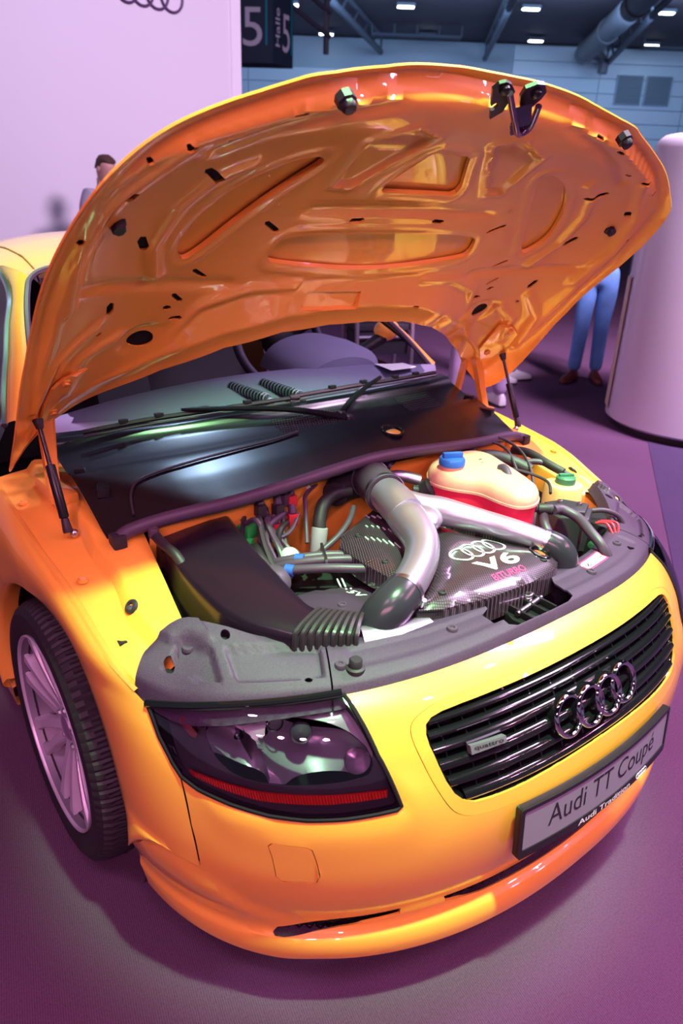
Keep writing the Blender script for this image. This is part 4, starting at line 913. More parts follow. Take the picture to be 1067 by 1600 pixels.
# catch: two bolted plates with a wire hook
cpl = lambda h: (lambda x, s: b3(x, s, 0*x+h))
hk = lambda x, s, d: tuple(b3(A([x]), A([s]), A([-d]))[0])
lc = body('bonnet_catch', patch(cpl(.0), [(-.095, -.016), (-.092, -.030), (-.08, -.036), (-.063, -.033), (-.040, -.020), (-.031, .005), (-.023, .028), (-.036, .049)], [ell((-.055, .02), .008, .010, 12)], .012, thick=.006, ref=-EH), SATIN, skin)
body('catch_plate', patch(cpl(.0), [(-.022, -.030), (-.005, -.044), (.015, -.045), (.036, -.030), (.040, -.012), (.036, .012), (.022, .02), (.0, .005), (-.015, -.01)], [], .012, thick=.007, ref=-EH), SATIN, skin)
for x, s in ((-.072, -.022), (.012, -.025)):
    body('catch_boss', lathe([(.010, -.002), (.0095, .006), (.006, .009), (0, .0095)], 18, c=hk(x, s, 0), M=frame(-EH).to_4x4()), SATIN, skin)
body('catch_hook', tube(spl([hk(-.068, -.026, .012), hk(-.03, .005, .022), (hk(.005, .032, .026)), hk(.03, .048, .024), hk(.046, .050, .020), hk(.054, .038, .018), hk(.046, .015, .014), hk(.034, -.008, .010)], 6), .0062, 10), mat('hook_metal', (.25, .17, .27), .15, metal=.9), skin)
body('catch_lever', loft([[hk(-.025, .0, .014), hk(.005, -.015, .014)], [hk(.0, .04, .018), hk(.04, .02, .018)], [hk(.03, .064, .016), hk(.066, .045, .016)], [hk(.034, .066, .006), hk(.068, .047, .006)]]), GLOSS, skin)
# black patches behind the drainage slots, painting in the shade of the cavity
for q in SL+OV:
    q = A(q); c = q.mean(0); qq = [tuple(c+(v-c)*1.12) for v in q]; body('slot_shade', patch(lambda x, s: innerS(x, s)+EH*.0065, qq, [], .02, ref=-EH), mat('slot_shade_black', (.004, .003, .004), .9), skin)
# hinges, brackets and gas struts on both sides
for s_ in (-1, 1):
    m_ = lambda p: (s_*p[0], p[1], p[2])
    pl = [(.655, .735), (.70, .725), (.735, .745), (.745, .80), (.74, .88), (.715, .905), (.675, .86)]
    pl = [(s_*a, b) for a, b in pl]
    hp = body('hinge_plate', patch(lambda x, s: innerS(x, s)-EH*.010, pl, [], .02, thick=.006, ref=-EH), PAINT, skin)
    for a, b in ((.705, .745), (.712, .865)): body('hinge_bolt', lathe([(.0125, 0), (.012, .004), (.008, .0045), (.008, .009), (0, .0095)], 6, c=bpt(s_*a, b)-EH*.009, M=frame(-EH).to_4x4()), PAINT, skin)
    body('hinge_arm', loft([[m_(p) for p in ((.705, 1.055, 1.005), (.735, 1.055, 1.005), (.735, 1.075, 1.005), (.705, 1.075, 1.005))], [m_(p) for p in ((.712, 1.03, .92), (.740, 1.03, .92), (.740, 1.05, .92), (.712, 1.05, .92))], [m_(p) for p in ((.72, 1.0, .825), (.745, 1.0, .825), (.745, 1.02, .825), (.72, 1.02, .825))]], cu=True, caps=True), PAINT, hp)
    body('hinge_arm', loft([[m_(p) for p in ((.69, 1.085, 1.0), (.705, 1.085, 1.0), (.705, 1.105, 1.0), (.69, 1.105, 1.0))], [m_(p) for p in ((.69, 1.10, .92), (.705, 1.10, .92), (.705, 1.12, .92), (.69, 1.12, .92))], [m_(p) for p in ((.69, 1.12, .83), (.705, 1.12, .83), (.705, 1.14, .83), (.69, 1.14, .83))]], cu=True, caps=True), PAINT, hp)
    body('hinge_base', box((s_*.715, 1.06, .835), (.05, .17, .035), .006), PAINT, hp)
    b0 = A([s_*.752, .876, .805]); b1 = A([s_*.755, .985, 1.033]); d = b1-b0
    st = body('gas_strut', cyl(b0+d*.13, b0+d*.60, .0105, seg=16, bev=.003), SATIN)
    body('strut_rod', cyl(b0+d*.59, b0+d*.93, .0048, seg=10), SATIN, st)
    body('strut_socket', cyl(b0, b0+d*.13, .011, .0085, 12, .003), RUBBER, st); body('strut_socket', cyl(b0+d*.91, b1, .0085, .012, 12, .003), RUBBER, st)
    body('ball_stud', sphere(b0+A([-s_*.012, 0, -.004]), .010, 12, 8), STEEL, st)

# ------------------------------------------------------------------ grained plastic cover over the lock carrier
FE = A([(0, .140, .712), (.10, .143, .711), (.20, .147, .707), (.304, .158, .703), (.361, .168, .699), (.431, .190, .693), (.502, .218, .687), (.562, .248, .682), (.639, .294, .674), (.70, .342, .664), (.745, .40, .656), (.785, .475, .672)])
RE = A([(0, .262, .716), (.10, .262, .717), (.20, .268, .717), (.28, .278, .717), (.34, .292, .718), (.40, .308, .718), (.447, .326, .718), (.502, .353, .723), (.567, .408, .734), (.614, .466, .747), (.667, .522, .745), (.742, .512, .705)])
uu = np.linspace(0, 1, len(FE))
def cov(u, k):
    a = np.abs(u); f = np.stack([np.interp(a, uu, FE[:, i]) for i in range(3)], 1); r = np.stack([np.interp(a, uu, RE[:, i]) for i in range(3)], 1)
    P = f*(1-k[:, None])+r*k[:, None]
    z = .012*np.sin(PI*np.clip(k, 0, 1))**.7-.030*sstep(k, .10, -.02)**2-.03*sstep(k, .93, 1.04)
    P[:, 2] += z; P[:, 0] *= np.where(u < 0, -1, 1); return P
FE_s = spl(FE, 4); RE_s = spl(RE, 4); uus = np.linspace(0, 1, len(FE_s)); FE, RE, uu = FE_s, RE_s, uus
SCC = (1.0, .16)
def coverS(u, k):
    P = cov(u, k); a = np.abs(u); q = np.stack([a, k*.16], 1)
    def pan(poly, dep, w=.0045): pp = A(poly)*A([1, .16]); return np.where(inpoly(q, pp), dep*sstep(segdist(q, pp), 0, w), 0)
    P[:, 2] -= pan([(.59, .25), (.59, .80), (.66, .86), (.80, .62), (.77, .25)], .010)
    P[:, 2] -= pan([(.80, .22), (.83, .62), (.90, .66), (.94, .30)], .014)
    P[:, 2] += pan([(.82, .70), (.86, .92), (.97, .92), (.93, .62)], .012, .007)
    P[:, 2] -= pan([(.02, .30), (.02, .72), (.52, .72), (.52, .30)], .004, .006)
    return P
NOTCH = [(-.105, .34), (-.095, .25), (.085, .25), (.105, .45), (.10, 1.03), (-.02, 1.03), (-.105, .9)]
kk = [-.06, 1.04]
def strip(u0, u1, n=20): return [(u, -.06) for u in np.linspace(u0, u1, n)]+[(u, 1.04) for u in np.linspace(u1, u0, n)]
nt_out = [(u, -.06) for u in np.linspace(-.5725, .5725, 40)]+[(u, 1.04) for u in np.linspace(.5725, .11, 14)]+[(.105, .95), (.08, .60), (.075, .16), (.055, .10), (-.10, .10), (-.115, .18), (-.115, .30), (-.135, .34), (-.135, .60), (-.11, .70), (-.105, .95)]+[(u, 1.04) for u in np.linspace(-.105, -.5725, 14)]
HOLE = lambda u, k, r: [(u+r*math.cos(t), k+r/.16*math.sin(t)) for t in np.linspace(0, 2*PI, 15)[:-1]]
cc = body('lock_carrier_cover', patch(coverS, nt_out, [HOLE(.46, .35, .012), HOLE(-.51, .30, .010)], .008, SCC, thick=.004, bstep=.008), PLAST, sharp=60)
for s_ in (-1, 1):
    b_ = strip(.5775*s_, 1.0*s_)
    hl = [HOLE(s_*.63, .25, .011), HOLE(s_*.80, .80, .012), HOLE(s_*.925, .40, .012)]
    e_ = body('lock_carrier_cover', patch(coverS, b_, hl, .007, SCC, thick=.004, bstep=.007), PLAST, sharp=60)
    def cp(u, k, d=0): v = coverS(A([s_*u]), A([k]))[0]; return v+A([0, 0, d])
    body('push_pin', lathe([(0, .003), (.004, .003), (.006, .0045), (.010, .004), (.0115, .001), (.0115, -.004)], 18, c=cp(.885, .62, .001)), RUBBER2, e_)
    for u, k, r in ((.63, .25, .011), (.80, .80, .012), (.925, .40, .012)): body('hole_floor', cyl(cp(u, k, -.022), cp(u, k, -.016), r*1.5, seg=14), DARK, e_)
    body('headlamp_trim', tube(spl([fS(s_*-q, w, .004)[0] for q, w in ((-.767, 13.3), (-.662, 13.72), (-.535, 14.0), (-.446, 14.07), (-.386, 14.09))], 6), .007, 8), GLOSS, e_)
def cq(u, k, d=0): v = coverS(A([u]), A([k]))[0]; return v+A([0, 0, d])
for u, k in ((-.545, .38), (-.215, .55), (.19, .45), (.44, .62)): body('push_pin', lathe([(0, .002), (.004, .002), (.005, .0045), (.010, .004), (.0115, .001), (.0115, -.004)], 18, c=cq(u, k, .001)), RUBBER2, cc)
body('rubber_stop', lathe([(0, .020), (.010, .020), (.0125, .017), (.0125, .004), (.018, .002), (.018, -.005)], 20, c=cq(-.51, .30, .0)), RUBBER, cc)
# lock in the notch
lk = body('bonnet_lock', box((-.005, .205, .662), (.17, .10, .006), .002), DARK, cc)
body('lock_housing', prism([(-.06, .17), (.05, .17), (.06, .20), (.045, .245), (-.05, .245), (-.065, .2)], .665, .690, .004), SATIN, cc)
for x in (-.045, .0, .035): body('lock_rib', box((x, .205, .698), (.006, .075, .016), .0015), SATIN, cc)
body('lock_bolt', cyl((-.055, .20, .700), (.045, .215, .700), .006, seg=10), STEEL, cc)
body('lock_spring', tube([(.01+.008*math.cos(t), .225+.008*math.sin(t), .69+.0011*t) for t in np.linspace(0, 25, 90)], .0016, 6), STEEL, cc)
# warning sticker
def stk(x, y, e): c = cq(.315, .62, .0); v = coverS(A([.315+x/.84]), A([.62+y/.115]))[0]; return (v[0], v[1], v[2]+.0012+e)
body('warning_sticker', patch(lambda u, k: coverS(u, k)+A([0, 0, .0012]), [(.190, .50), (.300, .52), (.300, .80), (.190, .76)], [], .01, SCC, thick=.0008), mat('sticker_white', (.55, .45, .58), .5), cc)
body('sticker_band', patch(lambda u, k: coverS(u, k)+A([0, 0, .0017]), [(.190, .50), (.300, .52), (.300, .80), (.190, .76)], [[(.194, .535), (.296, .552), (.296, .765), (.194, .73)]], .008, SCC), PINKP, cc)
body('sticker_symbol', patch(lambda u, k: coverS(u, k)+A([0, 0, .0017]), HOLE(.212, .64, .011), [HOLE(.212, .64, .0085)], .006, SCC), PINKP, cc)
body('sticker_symbol', patch(lambda u, k: coverS(u, k)+A([0, 0, .0017]), [(.205, .60), (.208, .59), (.220, .68), (.217, .69)], [], .006, SCC), BLACKP, cc)
body('sticker_symbol', patch(lambda u, k: coverS(u, k)+A([0, 0, .0017]), [(.273, .63), (.291, .63), (.282, .74)], [[(.277, .645), (.287, .645), (.282, .715)]], .006, SCC), BLACKP, cc)
for j in range(4): body('sticker_line', patch(lambda u, k: coverS(u, k)+A([0, 0, .0017]), [(.231, .58+.04*j), (.268, .586+.04*j), (.268, .598+.04*j), (.231, .592+.04*j)], [], .006, SCC), GREYP, cc)
# ------------------------------------------------------------------ engine bay fittings
def dome(poly, z0, crown, skirt, name, m, parent=car, tilt=(0, 0), step=.014):
    P = A(poly); c = P.mean(0)
    def S(x, y):
        q = np.stack([x, y], 1); d = segdist(q, P); return np.stack([x, y, z0+crown*sstep(d, 0, .07)-.010*sstep(d, .012, 0)**2+tilt[0]*(x-c[0])+tilt[1]*(y-c[1])], 1)
    o = body(name, patch(S, poly, [], step, bstep=.012), m, parent, sharp=60)
    q = resamp(P, .012); top = S(q[:, 0], q[:, 1]); k = 1.02
    mid = top.copy(); mid[:, :2] = c+(q-c)*1.012; mid[:, 2] -= .006; bot = top.copy(); bot[:, :2] = c+(q-c)*k; bot[:, 2] -= skirt
    body(name+'_skirt', loft([[tuple(v) for v in r] for r in (top, mid, bot)], cu=True), m, o)
    return o, S
# block and heads: dark lump below everything
blk = body('engine_block', prism([tuple(q) for q in spl([(-.36, .33), (-.30, .25), (.15, .25), (.25, .33), (.27, .62), (.18, .72), (-.22, .72), (-.36, .62)], 3, True)], .42, .655, .02), DARK)
body('cylinder_head', prism([(-.33, .36), (-.14, .30), (-.02, .62), (-.20, .68)], .65, .682, .012), DARK, blk)
body('cylinder_head', prism([(.02, .30), (.20, .34), (.24, .58), (.08, .62)], .65, .70, .012), DARK, blk)
# lower cover with lettering beside the air duct
lowc = [tuple(q) for q in spl([(-.425, .545), (-.33, .545), (-.215, .485), (-.185, .42), (-.27, .335), (-.37, .325), (-.455, .42)], 3, True)]
lo, loS = dome(lowc, .690, .008, .05, 'valve_cover', mat('cover_plastic', (.05, .025, .055), .42))
text('cover_lettering', '5V', WHITE, lo, lambda x, y, e: (lambda X, Y: (X, Y, float(loS(A([X]), A([Y]))[0][2])+.001))(-.278+x*.20+y*.98, .462-x*.98+y*.20), w=.046, h=.020, offset=.02, shear=.2)
for i in range(2):
    body('cover_stripe', tube([(lambda X, Y: (X, Y, float(loS(A([X]), A([Y]))[0][2])+.001))(-.268+.010*i-.012*t, .545-.004*i-.050*t) for t in (0, .5, 1)], .0022, 6), WHITE, lo)
for x, y in ((-.335, .44), (-.285, .362), (-.39, .40)): body('cover_screw', lathe([(0, .001), (.005, .001), (.006, .004), (.009, .004), (.0105, 0)], 14, c=(x, y, float(loS(A([x]), A([y]))[0][2]))), RUBBER2, lo)
# carbon covers
cR = [(.052, .545), (.071, .480), (.111, .385), (.150, .325), (.158, .285), (.144, .252), (.117, .236), (.019, .226), (-.117, .234), (-.224, .257), (-.268, .281), (-.262, .292), (-.202, .325), (-.15, .36), (-.104, .405), (-.03, .49), (.03, .545)]
c1, c1S = dome(cR, .752, .016, .058, 'engine_cover', CARBON)
cL = [(-.025, .700), (-.016, .676), (-.045, .593), (-.132, .47), (-.215, .388), (-.236, .383), (-.245, .40), (-.249, .478), (-.243, .572), (-.205, .615)]
c2, c2S = dome(cL, .766, .008, .045, 'engine_cover', CARBON)
cB = [(.116, .722), (.20, .70), (.245, .64), (.235, .56), (.222, .496), (.212, .40), (.195, .372), (.178, .377), (.165, .43), (.12, .55), (.06, .62), (.06, .68)]
c3_, c3S = dome(cB, .756, .008, .045, 'engine_cover', CARBON)
onc = lambda S, X, Y, d=.0012: (X, Y, float(S(A([X]), A([Y]))[0][2])+d)
# badge on the cover: rings, V6, BITURBO ; axis u runs to the right on the cover, v to its back
ub = A([.995, -.06]); vb = A([.12, .99])
def cb(ox, oy): return lambda x, y, e: onc(c1S, ox+ub[0]*x+vb[0]*y, oy+ub[1]*x+vb[1]*y)
for i in range(4):
    f = cb(-.052+.0335*i, .372-.002*i); V = []; 
    for rr in (.0255, .0205): V += [f(rr*math.cos(t), rr*1.30*math.sin(t), 0) for t in np.linspace(0, 2*PI, 41)[:-1]]
    body('badge_ring', (V, [(k, (k+1) % 40, 40+(k+1) % 40, 40+k) for k in range(40)]), mat('badge_lilac', (.62, .52, .66), .45), c1, smooth=False)
text('badge_v6', 'V6', WHITE, c1, cb(-.012, .302), w=.118, h=.046, offset=.025, sub=1)
text('badge_biturbo', 'BITURBO', PINKP, c1, cb(-.018, .262), w=.098, h=.018, offset=.02, sub=1)
for X, Y in ((-.20, .285), (.10, .262), (.08, .44)): body('cover_screw', lathe([(0, .001), (.0045, .001), (.006, .003), (.008, .002), (.009, -.002)], 14, c=onc(c1S, X, Y, .0)), DARK, c1)
for X, Y in ((-.22, .44), (-.19, .57)): body('cover_screw', lathe([(0, .001), (.0045, .001), (.006, .003), (.008, .002), (.009, -.002)], 14, c=onc(c2S, X, Y, .0)), DARK, c2)
# slots in the left cover
for r_ in range(3):
    for k in range(6):
        X, Y = -.085-.045*r_+.009*k-.01, .655-.052*r_-.017*k*.62; L_ = [.052, .03, .052][r_]*(.6+.07*k)
        body('cover_slot', tube([onc(c2S, X, Y), onc(c2S, X-L_*.1, Y-L_*.50)], .0020, 6), mat('slot_light', (.45, .5, .55), .4), c2)
body('cover_window', torus(onc(c1S, .118, .285, .001), .024, .003, frame((.1, -.2, 1)), 28, 8), GLOSS, c1); body('window_amber', sphere(onc(c1S, .116, .285, .0), (.007, .016, .002), 10, 6), AMBER, c1)
# Y-shaped silver intake pipe
yp = body('intake_pipe', tube(spl([(-.060, .622, .828), (-.070, .59, .828), (-.080, .555, .824), (-.088, .52, .818)], 6), np.interp(np.linspace(0, 1, 19), [0, .2, .5, 1], [.044, .045, .046, .045]), 24), SILVER)
body('pipe_leg', tube(spl([(-.072, .585, .825), (-.090, .525, .815), (-.108, .465, .805), (-.136, .415, .796), (-.178, .375, .786), (-.230, .342, .776), (-.278, .318, .768)], 6), np.interp(np.linspace(0, 1, 37), [0, .25, .55, 1], [.040, .045, .038, .036]), 24), SILVER, yp)
body('pipe_leg', tube(spl([(-.066, .585, .825), (-.025, .548, .812), (.024, .512, .803), (.060, .472, .795), (.093, .428, .788), (.120, .372, .783), (.142, .332, .777), (.160, .302, .769)], 6), np.interp(np.linspace(0, 1, 43), [0, .25, .55, 1], [.036, .036, .029, .026]), 24), SILVER, yp)
body('pipe_web', sphere((-.060, .515, .808), (.060, .065, .030), 22, 12), SILVER, yp)
# rubber sleeve and black neck at its back end
sl = body('intake_sleeve', tube(spl([(-.058, .628, .828), (-.040, .685, .828), (-.014, .740, .822), (.0, .775, .812)], 5), .050, 24), mat('sleeve_cloth', (.055, .028, .060), .6))
body('intake_neck', tube(spl([(-.005, .765, .815), (-.03, .79, .80), (-.075, .785, .795), (-.11, .765, .79)], 5), np.linspace(.052, .034, 16), 20), RUBBER, sl)
def clamp(c, d, r, parent):
    M = frame(d); body('hose_clamp', lathe([(r, -.006), (r+.002, -.006), (r+.002, .006), (r, .006)], 32, c=c, M=M.to_4x4()), STEEL, parent)
    s_ = A(M @ Vector((r+.004, 0, 0))); body('clamp_screw', cyl(A(c)+s_-A(M @ Vector((0, .009, 0))), A(c)+s_+A(M @ Vector((0, .009, 0))), .0055, seg=10), STEEL, parent)
clamp((-.056, .634, .828), (-.35, -.93, .0), .0500, sl); clamp((-.016, .737, .823), (.4, .9, -.15), .0500, sl)
clamp((-.276, .319, .768), (-.9, -.42, -.15), .040, yp); clamp((.158, .305, .770), (.5, -.83, -.2), .0285, yp)
# elbows
eL = body('intake_elbow', tube(spl([(-.274, .320, .769), (-.308, .312, .757), (-.335, .316, .732), (-.345, .322, .69), (-.345, .325, .60)], 6), np.interp(np.linspace(0, 1, 25), [0, .3, 1], [.041, .044, .043]), 24), mat('elbow_rubber', (.030, .026, .040), .25))
eR = body('intake_elbow', tube(spl([(.157, .306, .771), (.178, .280, .753), (.190, .268, .718), (.190, .266, .62)], 6), np.interp(np.linspace(0, 1, 19), [0, .3, 1], [.031, .036, .037]), 24), MATS['elbow_rubber'])
# air duct: satin black, from the cowl forward to a bellows behind the lock carrier
DU = [((-.395, .86, .795), (-.585, .86, .765)), ((-.405, .80, .800), (-.585, .80, .772)), ((-.425, .70, .797), (-.600, .70, .775)), ((-.440, .62, .792), (-.608, .62, .772)), ((-.448, .54, .785), (-.608, .54, .765)), ((-.455, .46, .775), (-.600, .47, .757)), ((-.455, .40, .765), (-.575, .41, .75)), ((-.445, .375, .758), (-.53, .345, .746))]
rows = []
for (a, b) in DU:
    a, b = A(a), A(b); row = []
    for t, dz in ((0, -.16), (0, -.012), (.02, -.003), (.06, .002), (.3, .006), (.6, .005), (.92, .002), (.975, -.003), (1.0, -.014), (1.0, -.16)): row.append(tuple(a*(1-t)+b*t+A([0, 0, dz])))
    rows.append(row)
rows = [list(map(tuple, r)) for r in np.stack([spl(A([rows[i][j] for i in range(len(rows))]), 4) for j in range(10)], 1)]
duct = body('air_duct', loft(rows), mat('duct_black', (.014, .006, .015), .22), sharp=55)
body('duct_step', box((-.45, .815, .803), (.09, .05, .012), .005, Matrix.Rotation(.15, 3, 'Y')), MATS['duct_black'], duct)
def rib(a, b, d): 
    a, b = A(a), A(b); return tube(spl([a+A([0, 0, -.15]), a+A([0, 0, -.012]), a*.9+b*.1+A([0, 0, d]), (a+b)/2+A([0, 0, d+.004]), a*.1+b*.9+A([0, 0, d]), b+A([0, 0, -.012]), b+A([0, 0, -.15])], 3), .0058, 6)
for k in range(9):
    t = k/8; a = A([-.445, .372, .757])*(1-t)+A([-.378, .325, .745])*t; b = A([-.525, .343, .745])*(1-t)+A([-.425, .285, .735])*t
    body('bellows_rib', rib(a, b, .006), mat('bellows_rubber', (.028, .020, .028), .35), duct)
body('bellows_core', loft([[tuple(a*(1-t)+b*t+A([0, 0, dz])) for t, dz in ((0, -.15), (0, -.01), (.1, .0), (.9, 0), (1, -.01), (1, -.15))] for a, b in ((A([-.445, .372, .757]), A([-.525, .343, .745])), (A([-.378, .325, .745]), A([-.425, .285, .735])))]), DARK, duct)
body('bellows_pipe', tube([(-.40, .305, .70), (-.33, .278, .695), (-.25, .27, .69)], .035, 20), SILVER, duct)
# duct bracket on the wing
body('duct_bracket', tube(spl([(-.60, .77, .80), (-.598, .73, .792), (-.592, .69, .785), (-.585, .66, .76)], 5), .011, 10), RUBBER, duct); body('duct_bolt', cyl((-.602, .775, .795), (-.602, .775, .818), .012, seg=12, bev=.003), RUBBER2, duct)
# coolant tank
tk = [tuple(q) for q in spl([(.105, .655), (.16, .710), (.25, .735), (.335, .725), (.362, .675), (.335, .585), (.30, .49), (.268, .425), (.215, .395), (.165, .405), (.150, .455), (.148, .52), (.115, .570), (.098, .615)], 4, True)]
T = A(tk); tc_ = T.mean(0)
def tring(k, z): return [(tc_[0]+.010+(q[0]-tc_[0])*k*.97, tc_[1]+(q[1]-tc_[1])*k, z) for q in T]
tank = body('coolant_tank', loft([tring(1.0, .815), tring(1.003, .822), tring(.99, .832), tring(.95, .842), tring(.85, .850), tring(.6, .856), tring(.2, .859), tring(.01, .860)], cu=True), TANK)
body('tank_lower', loft([tring(.90, .62), tring(.95, .66), tring(.97, .76), tring(.975, .817)], cu=True), TANKR, tank)
body('tank_seam', loft([tring(1.0, .811), tring(1.02, .812), tring(1.02, .818), tring(1.0, .819)], cu=True), TANK, tank)
body('tank_neck', cyl((.165, .625, .845), (.165, .625, .868), .030, seg=24), TANK, tank)
cap = body('tank_cap', lathe([(.032, 0), (.034, .002), (.034, .016), (.031, .020), (.012, .021), (0, .021)], 30, c=(.165, .625, .862)), BLUE, tank)
body('cap_grip', loft([[(.165+dx*(.030), .625+dy, .877+dz) for dx, dy, dz in ((-1, -.008, 0), (-.8, -.006, .014), (.8, -.006, .014), (1, -.008, 0), (1, .008, 0), (.8, .006, .014), (-.8, .006, .014), (-1, .008, 0))]], cu=True), BLUE, tank) if False else None
body('cap_grip', box((.165, .625, .887), (.054, .016, .018), .005, Matrix.Rotation(-.4, 3, 'Z')), BLUE, tank)
for x, y in ((.27, .62), (.255, .60)): body('tank_mark', box((x, y, .8585), (.010, .003, .001), 0), BLACKP, tank, smooth=False)
# hoses
def hose(name, P, r, m=RUBBER2, n=6, parent=car, seg=10): return body(name, tube(spl(P, n), r, seg), m, parent)
h1 = hose('coolant_hose', [(.262, .545, .858), (.262, .528, .862), (.245, .495, .84), (.235, .47, .795), (.25, .44, .785), (.29, .415, .785), (.30, .39, .785)], .0105)
hose('coolant_hose', [(.30, .39, .785), (.33, .385, .782), (.345, .345, .770), (.325, .29, .755), (.32, .25, .735), (.33, .23, .70)], .013)
body('hose_tee', cyl((.275, .42, .785), (.305, .395, .785), .0145, seg=14, bev=.003), RUBBER, h1); hose('coolant_hose', [(.288, .41, .785), (.282, .40, .755), (.27, .37, .73), (.25, .34, .72), (.20, .33, .71)], .013)
# spark lead hoses crossing the lower cover
hb = [((-.375, .655, .715), (-.34, .615, .735), (-.27, .575, .742), (-.21, .54, .735), (-.16, .50, .715)), ((-.385, .64, .71), (-.345, .595, .735), (-.275, .545, .745), (-.21, .51, .738), (-.165, .475, .715)), ((-.40, .64, .705), (-.37, .585, .728), (-.31, .525, .742), (-.24, .475, .742), (-.19, .46, .735), (-.165, .475, .72)), ((-.37, .665, .705), (-.32, .62, .722), (-.26, .585, .725), (-.20, .55, .72))]
for P in hb: hose('ignition_hose', P, .0105)
for P in ((-.372, .585, .7285), (-.335, .60, .738)): body('blue_band', cyl(A(P)-A([.006, -.008, 0]), A(P)+A([.006, -.008, 0]), .0135, seg=14), BLUE, car)
body('hose_bracket', box((-.285, .575, .742), (.006, .085, .030), .002, Matrix.Rotation(-.5, 3, 'Z')), STEEL)
hose('dipstick_tube', [(-.145, .80, .815), (-.195, .775, .805), (-.21, .755, .785), (-.235, .715, .75), (-.25, .69, .72)], .0055)
hose('vacuum_hose', [(-.055, .785, .83), (-.10, .79, .83), (-.15, .80, .828), (-.175, .795, .815)], .006)
body('cable_tie', cyl((-.172, .797, .817), (-.180, .795, .810), .0095, seg=10), WHITE)
hose('crankcase_hose', [(-.075, .745, .80), (-.12, .755, .795), (-.17, .735, .785), (-.195, .715, .755), (-.20, .705, .73)], .017, RUBBER)
body('crankcase_sleeve', cyl((-.198, .708, .742), (-.215, .695, .675), .0205, seg=18, bev=.003), GREYP)
hose('vacuum_hose', [(-.10, .70, .775), (-.145, .66, .765), (-.20, .635, .745), (-.265, .625, .72), (-.31, .60, .71)], .0075)
body('vacuum_valve', lathe([(0, .02), (.020, .018), (.027, .008), (.027, -.006), (.018, -.012), (0, -.012)], 22, c=(-.325, .655, .715), M=frame((-.2, -.5, .8)).to_4x4()), mat('valve_grey', (.30, .24, .30), .4, metal=.4))
body('vacuum_valve', lathe([(0, .03), (.012, .03), (.016, .02), (.034, .012), (.040, 0), (.034, -.014), (0, -.014)], 24, c=(-.415, .585, .712), M=frame((-.3, -.6, .6)).to_4x4()), RUBBER2)
hose('diverter_hose', [(-.415, .60, .70), (-.43, .63, .71), (-.425, .68, .715), (-.40, .72, .715)], .018)
hose('diverter_hose', [(-.39, .62, .70), (-.40, .66, .73), (-.385, .70, .735), (-.36, .73, .72)], .015, RUBBER)
# wiring plugs in the back corner
random.seed(11)
body('green_plug', box((-.372, .765, .755), (.040, .032, .036), .004, Matrix.Rotation(.4, 3, 'Z')), GREEN); body('green_plug_tab', box((-.388, .745, .735), (.026, .03, .022), .003, Matrix.Rotation(.4, 3, 'Z')), GREEN, bpy.data.objects['green_plug'])
body('plug_cap', cyl((-.378, .79, .77), (-.362, .80, .795), .017, seg=12, bev=.004), RUBBER2, bpy.data.objects['green_plug'])
for (x, y, z, m) in ((-.315, .775, .765, RUBBER2), (-.285, .765, .79, RUBBER), (-.262, .775, .808, RUBBER2), (-.335, .765, .80, RUBBER), (-.24, .775, .80, REDP), (-.30, .755, .745, REDP), (-.255, .745, .765, REDP)):
    o = body('wiring_plug', box((x, y, z), (.024, .024, .030), .004, Matrix.Rotation(random.uniform(-.5, .5), 3, 'Z')), m); body('plug_boot', cyl((x, y, z+.012), (x+.004, y+.012, z+.034), .011, .009, 12, .003), RUBBER2, o)
for k in range(16):
    x0 = random.uniform(-.40, -.24); y0 = random.uniform(.74, .79); x1 = random.uniform(-.43, -.27); y1 = random.uniform(.60, .70); zt = random.uniform(.74, .80)
    hose('wiring_hose', [(x0, y0, zt), ((x0*2+x1)/3+random.uniform(-.02, .02), y0-.03, zt+random.uniform(-.03, .02)), ((x0+2*x1)/3+random.uniform(-.02, .02), (y0+y1)/2, .735+random.uniform(-.02, .02)), (x1, y1, .69)], random.choice((.005, .006, .008)), random.choice((RUBBER, RUBBER2)), 5, seg=7)
for k in range(6):
    x = -.36+.05*k; body('turbo_fitting', cyl((x, .66-.01*k, .67), (x+.01, .67-.01*k, .705), .02, .015, 14, .004), [STEEL, MATS['valve_grey'], RUBBER2][k % 3])
# right rear corner: breather, brake lines, washer neck, fuse box, relay wires
hose('breather_pipe', [(.045, .755, .80), (.08, .745, .81), (.105, .725, .808), (.13, .70, .80)], .015, SILVER); hose('breather_hose', [(.02, .79, .83), (.05, .80, .845), (.085, .80, .835), (.10, .785, .82)], .018)
body('breather_plug', lathe([(0, .02), (.022, .02), (.030, .012), (.030, -.01), (.022, -.016), (0, -.016)], 20, c=(.118, .655, .79), M=frame((.4, -.6, .6)).to_4x4()), RUBBER)
hose('breather_hose', [(.085, .68, .79), (.11, .66, .788), (.14, .65, .785)], .013, RUBBER)
hose('servo_hose', [(.36, .745, .80), (.42, .72, .81), (.47, .68, .80), (.50, .62, .78)], .020, RUBBER); body('servo_cap', cyl((.345, .755, .80), (.385, .735, .812), .032, seg=18, bev=.006), RUBBER)
for P in (((.42, .77, .83), (.46, .745, .84), (.48, .70, .825), (.45, .64, .80), (.43, .60, .77)), ((.46, .775, .83), (.50, .75, .845), (.52, .69, .825), (.49, .62, .80), (.44, .56, .77)), ((.37, .60, .82), (.41, .55, .81), (.42, .50, .80), (.38, .46, .79))): hose('brake_line', P, .0042, RUBBER, seg=7)
hose('wiring_hose', [(.56, .74, .80), (.565, .68, .805), (.55, .61, .80), (.56, .55, .785)], .013, RUBBER); hose('wiring_hose', [(.49, .66, .79), (.53, .63, .80), (.565, .58, .79), (.575, .52, .77)], .009, RUBBER2)
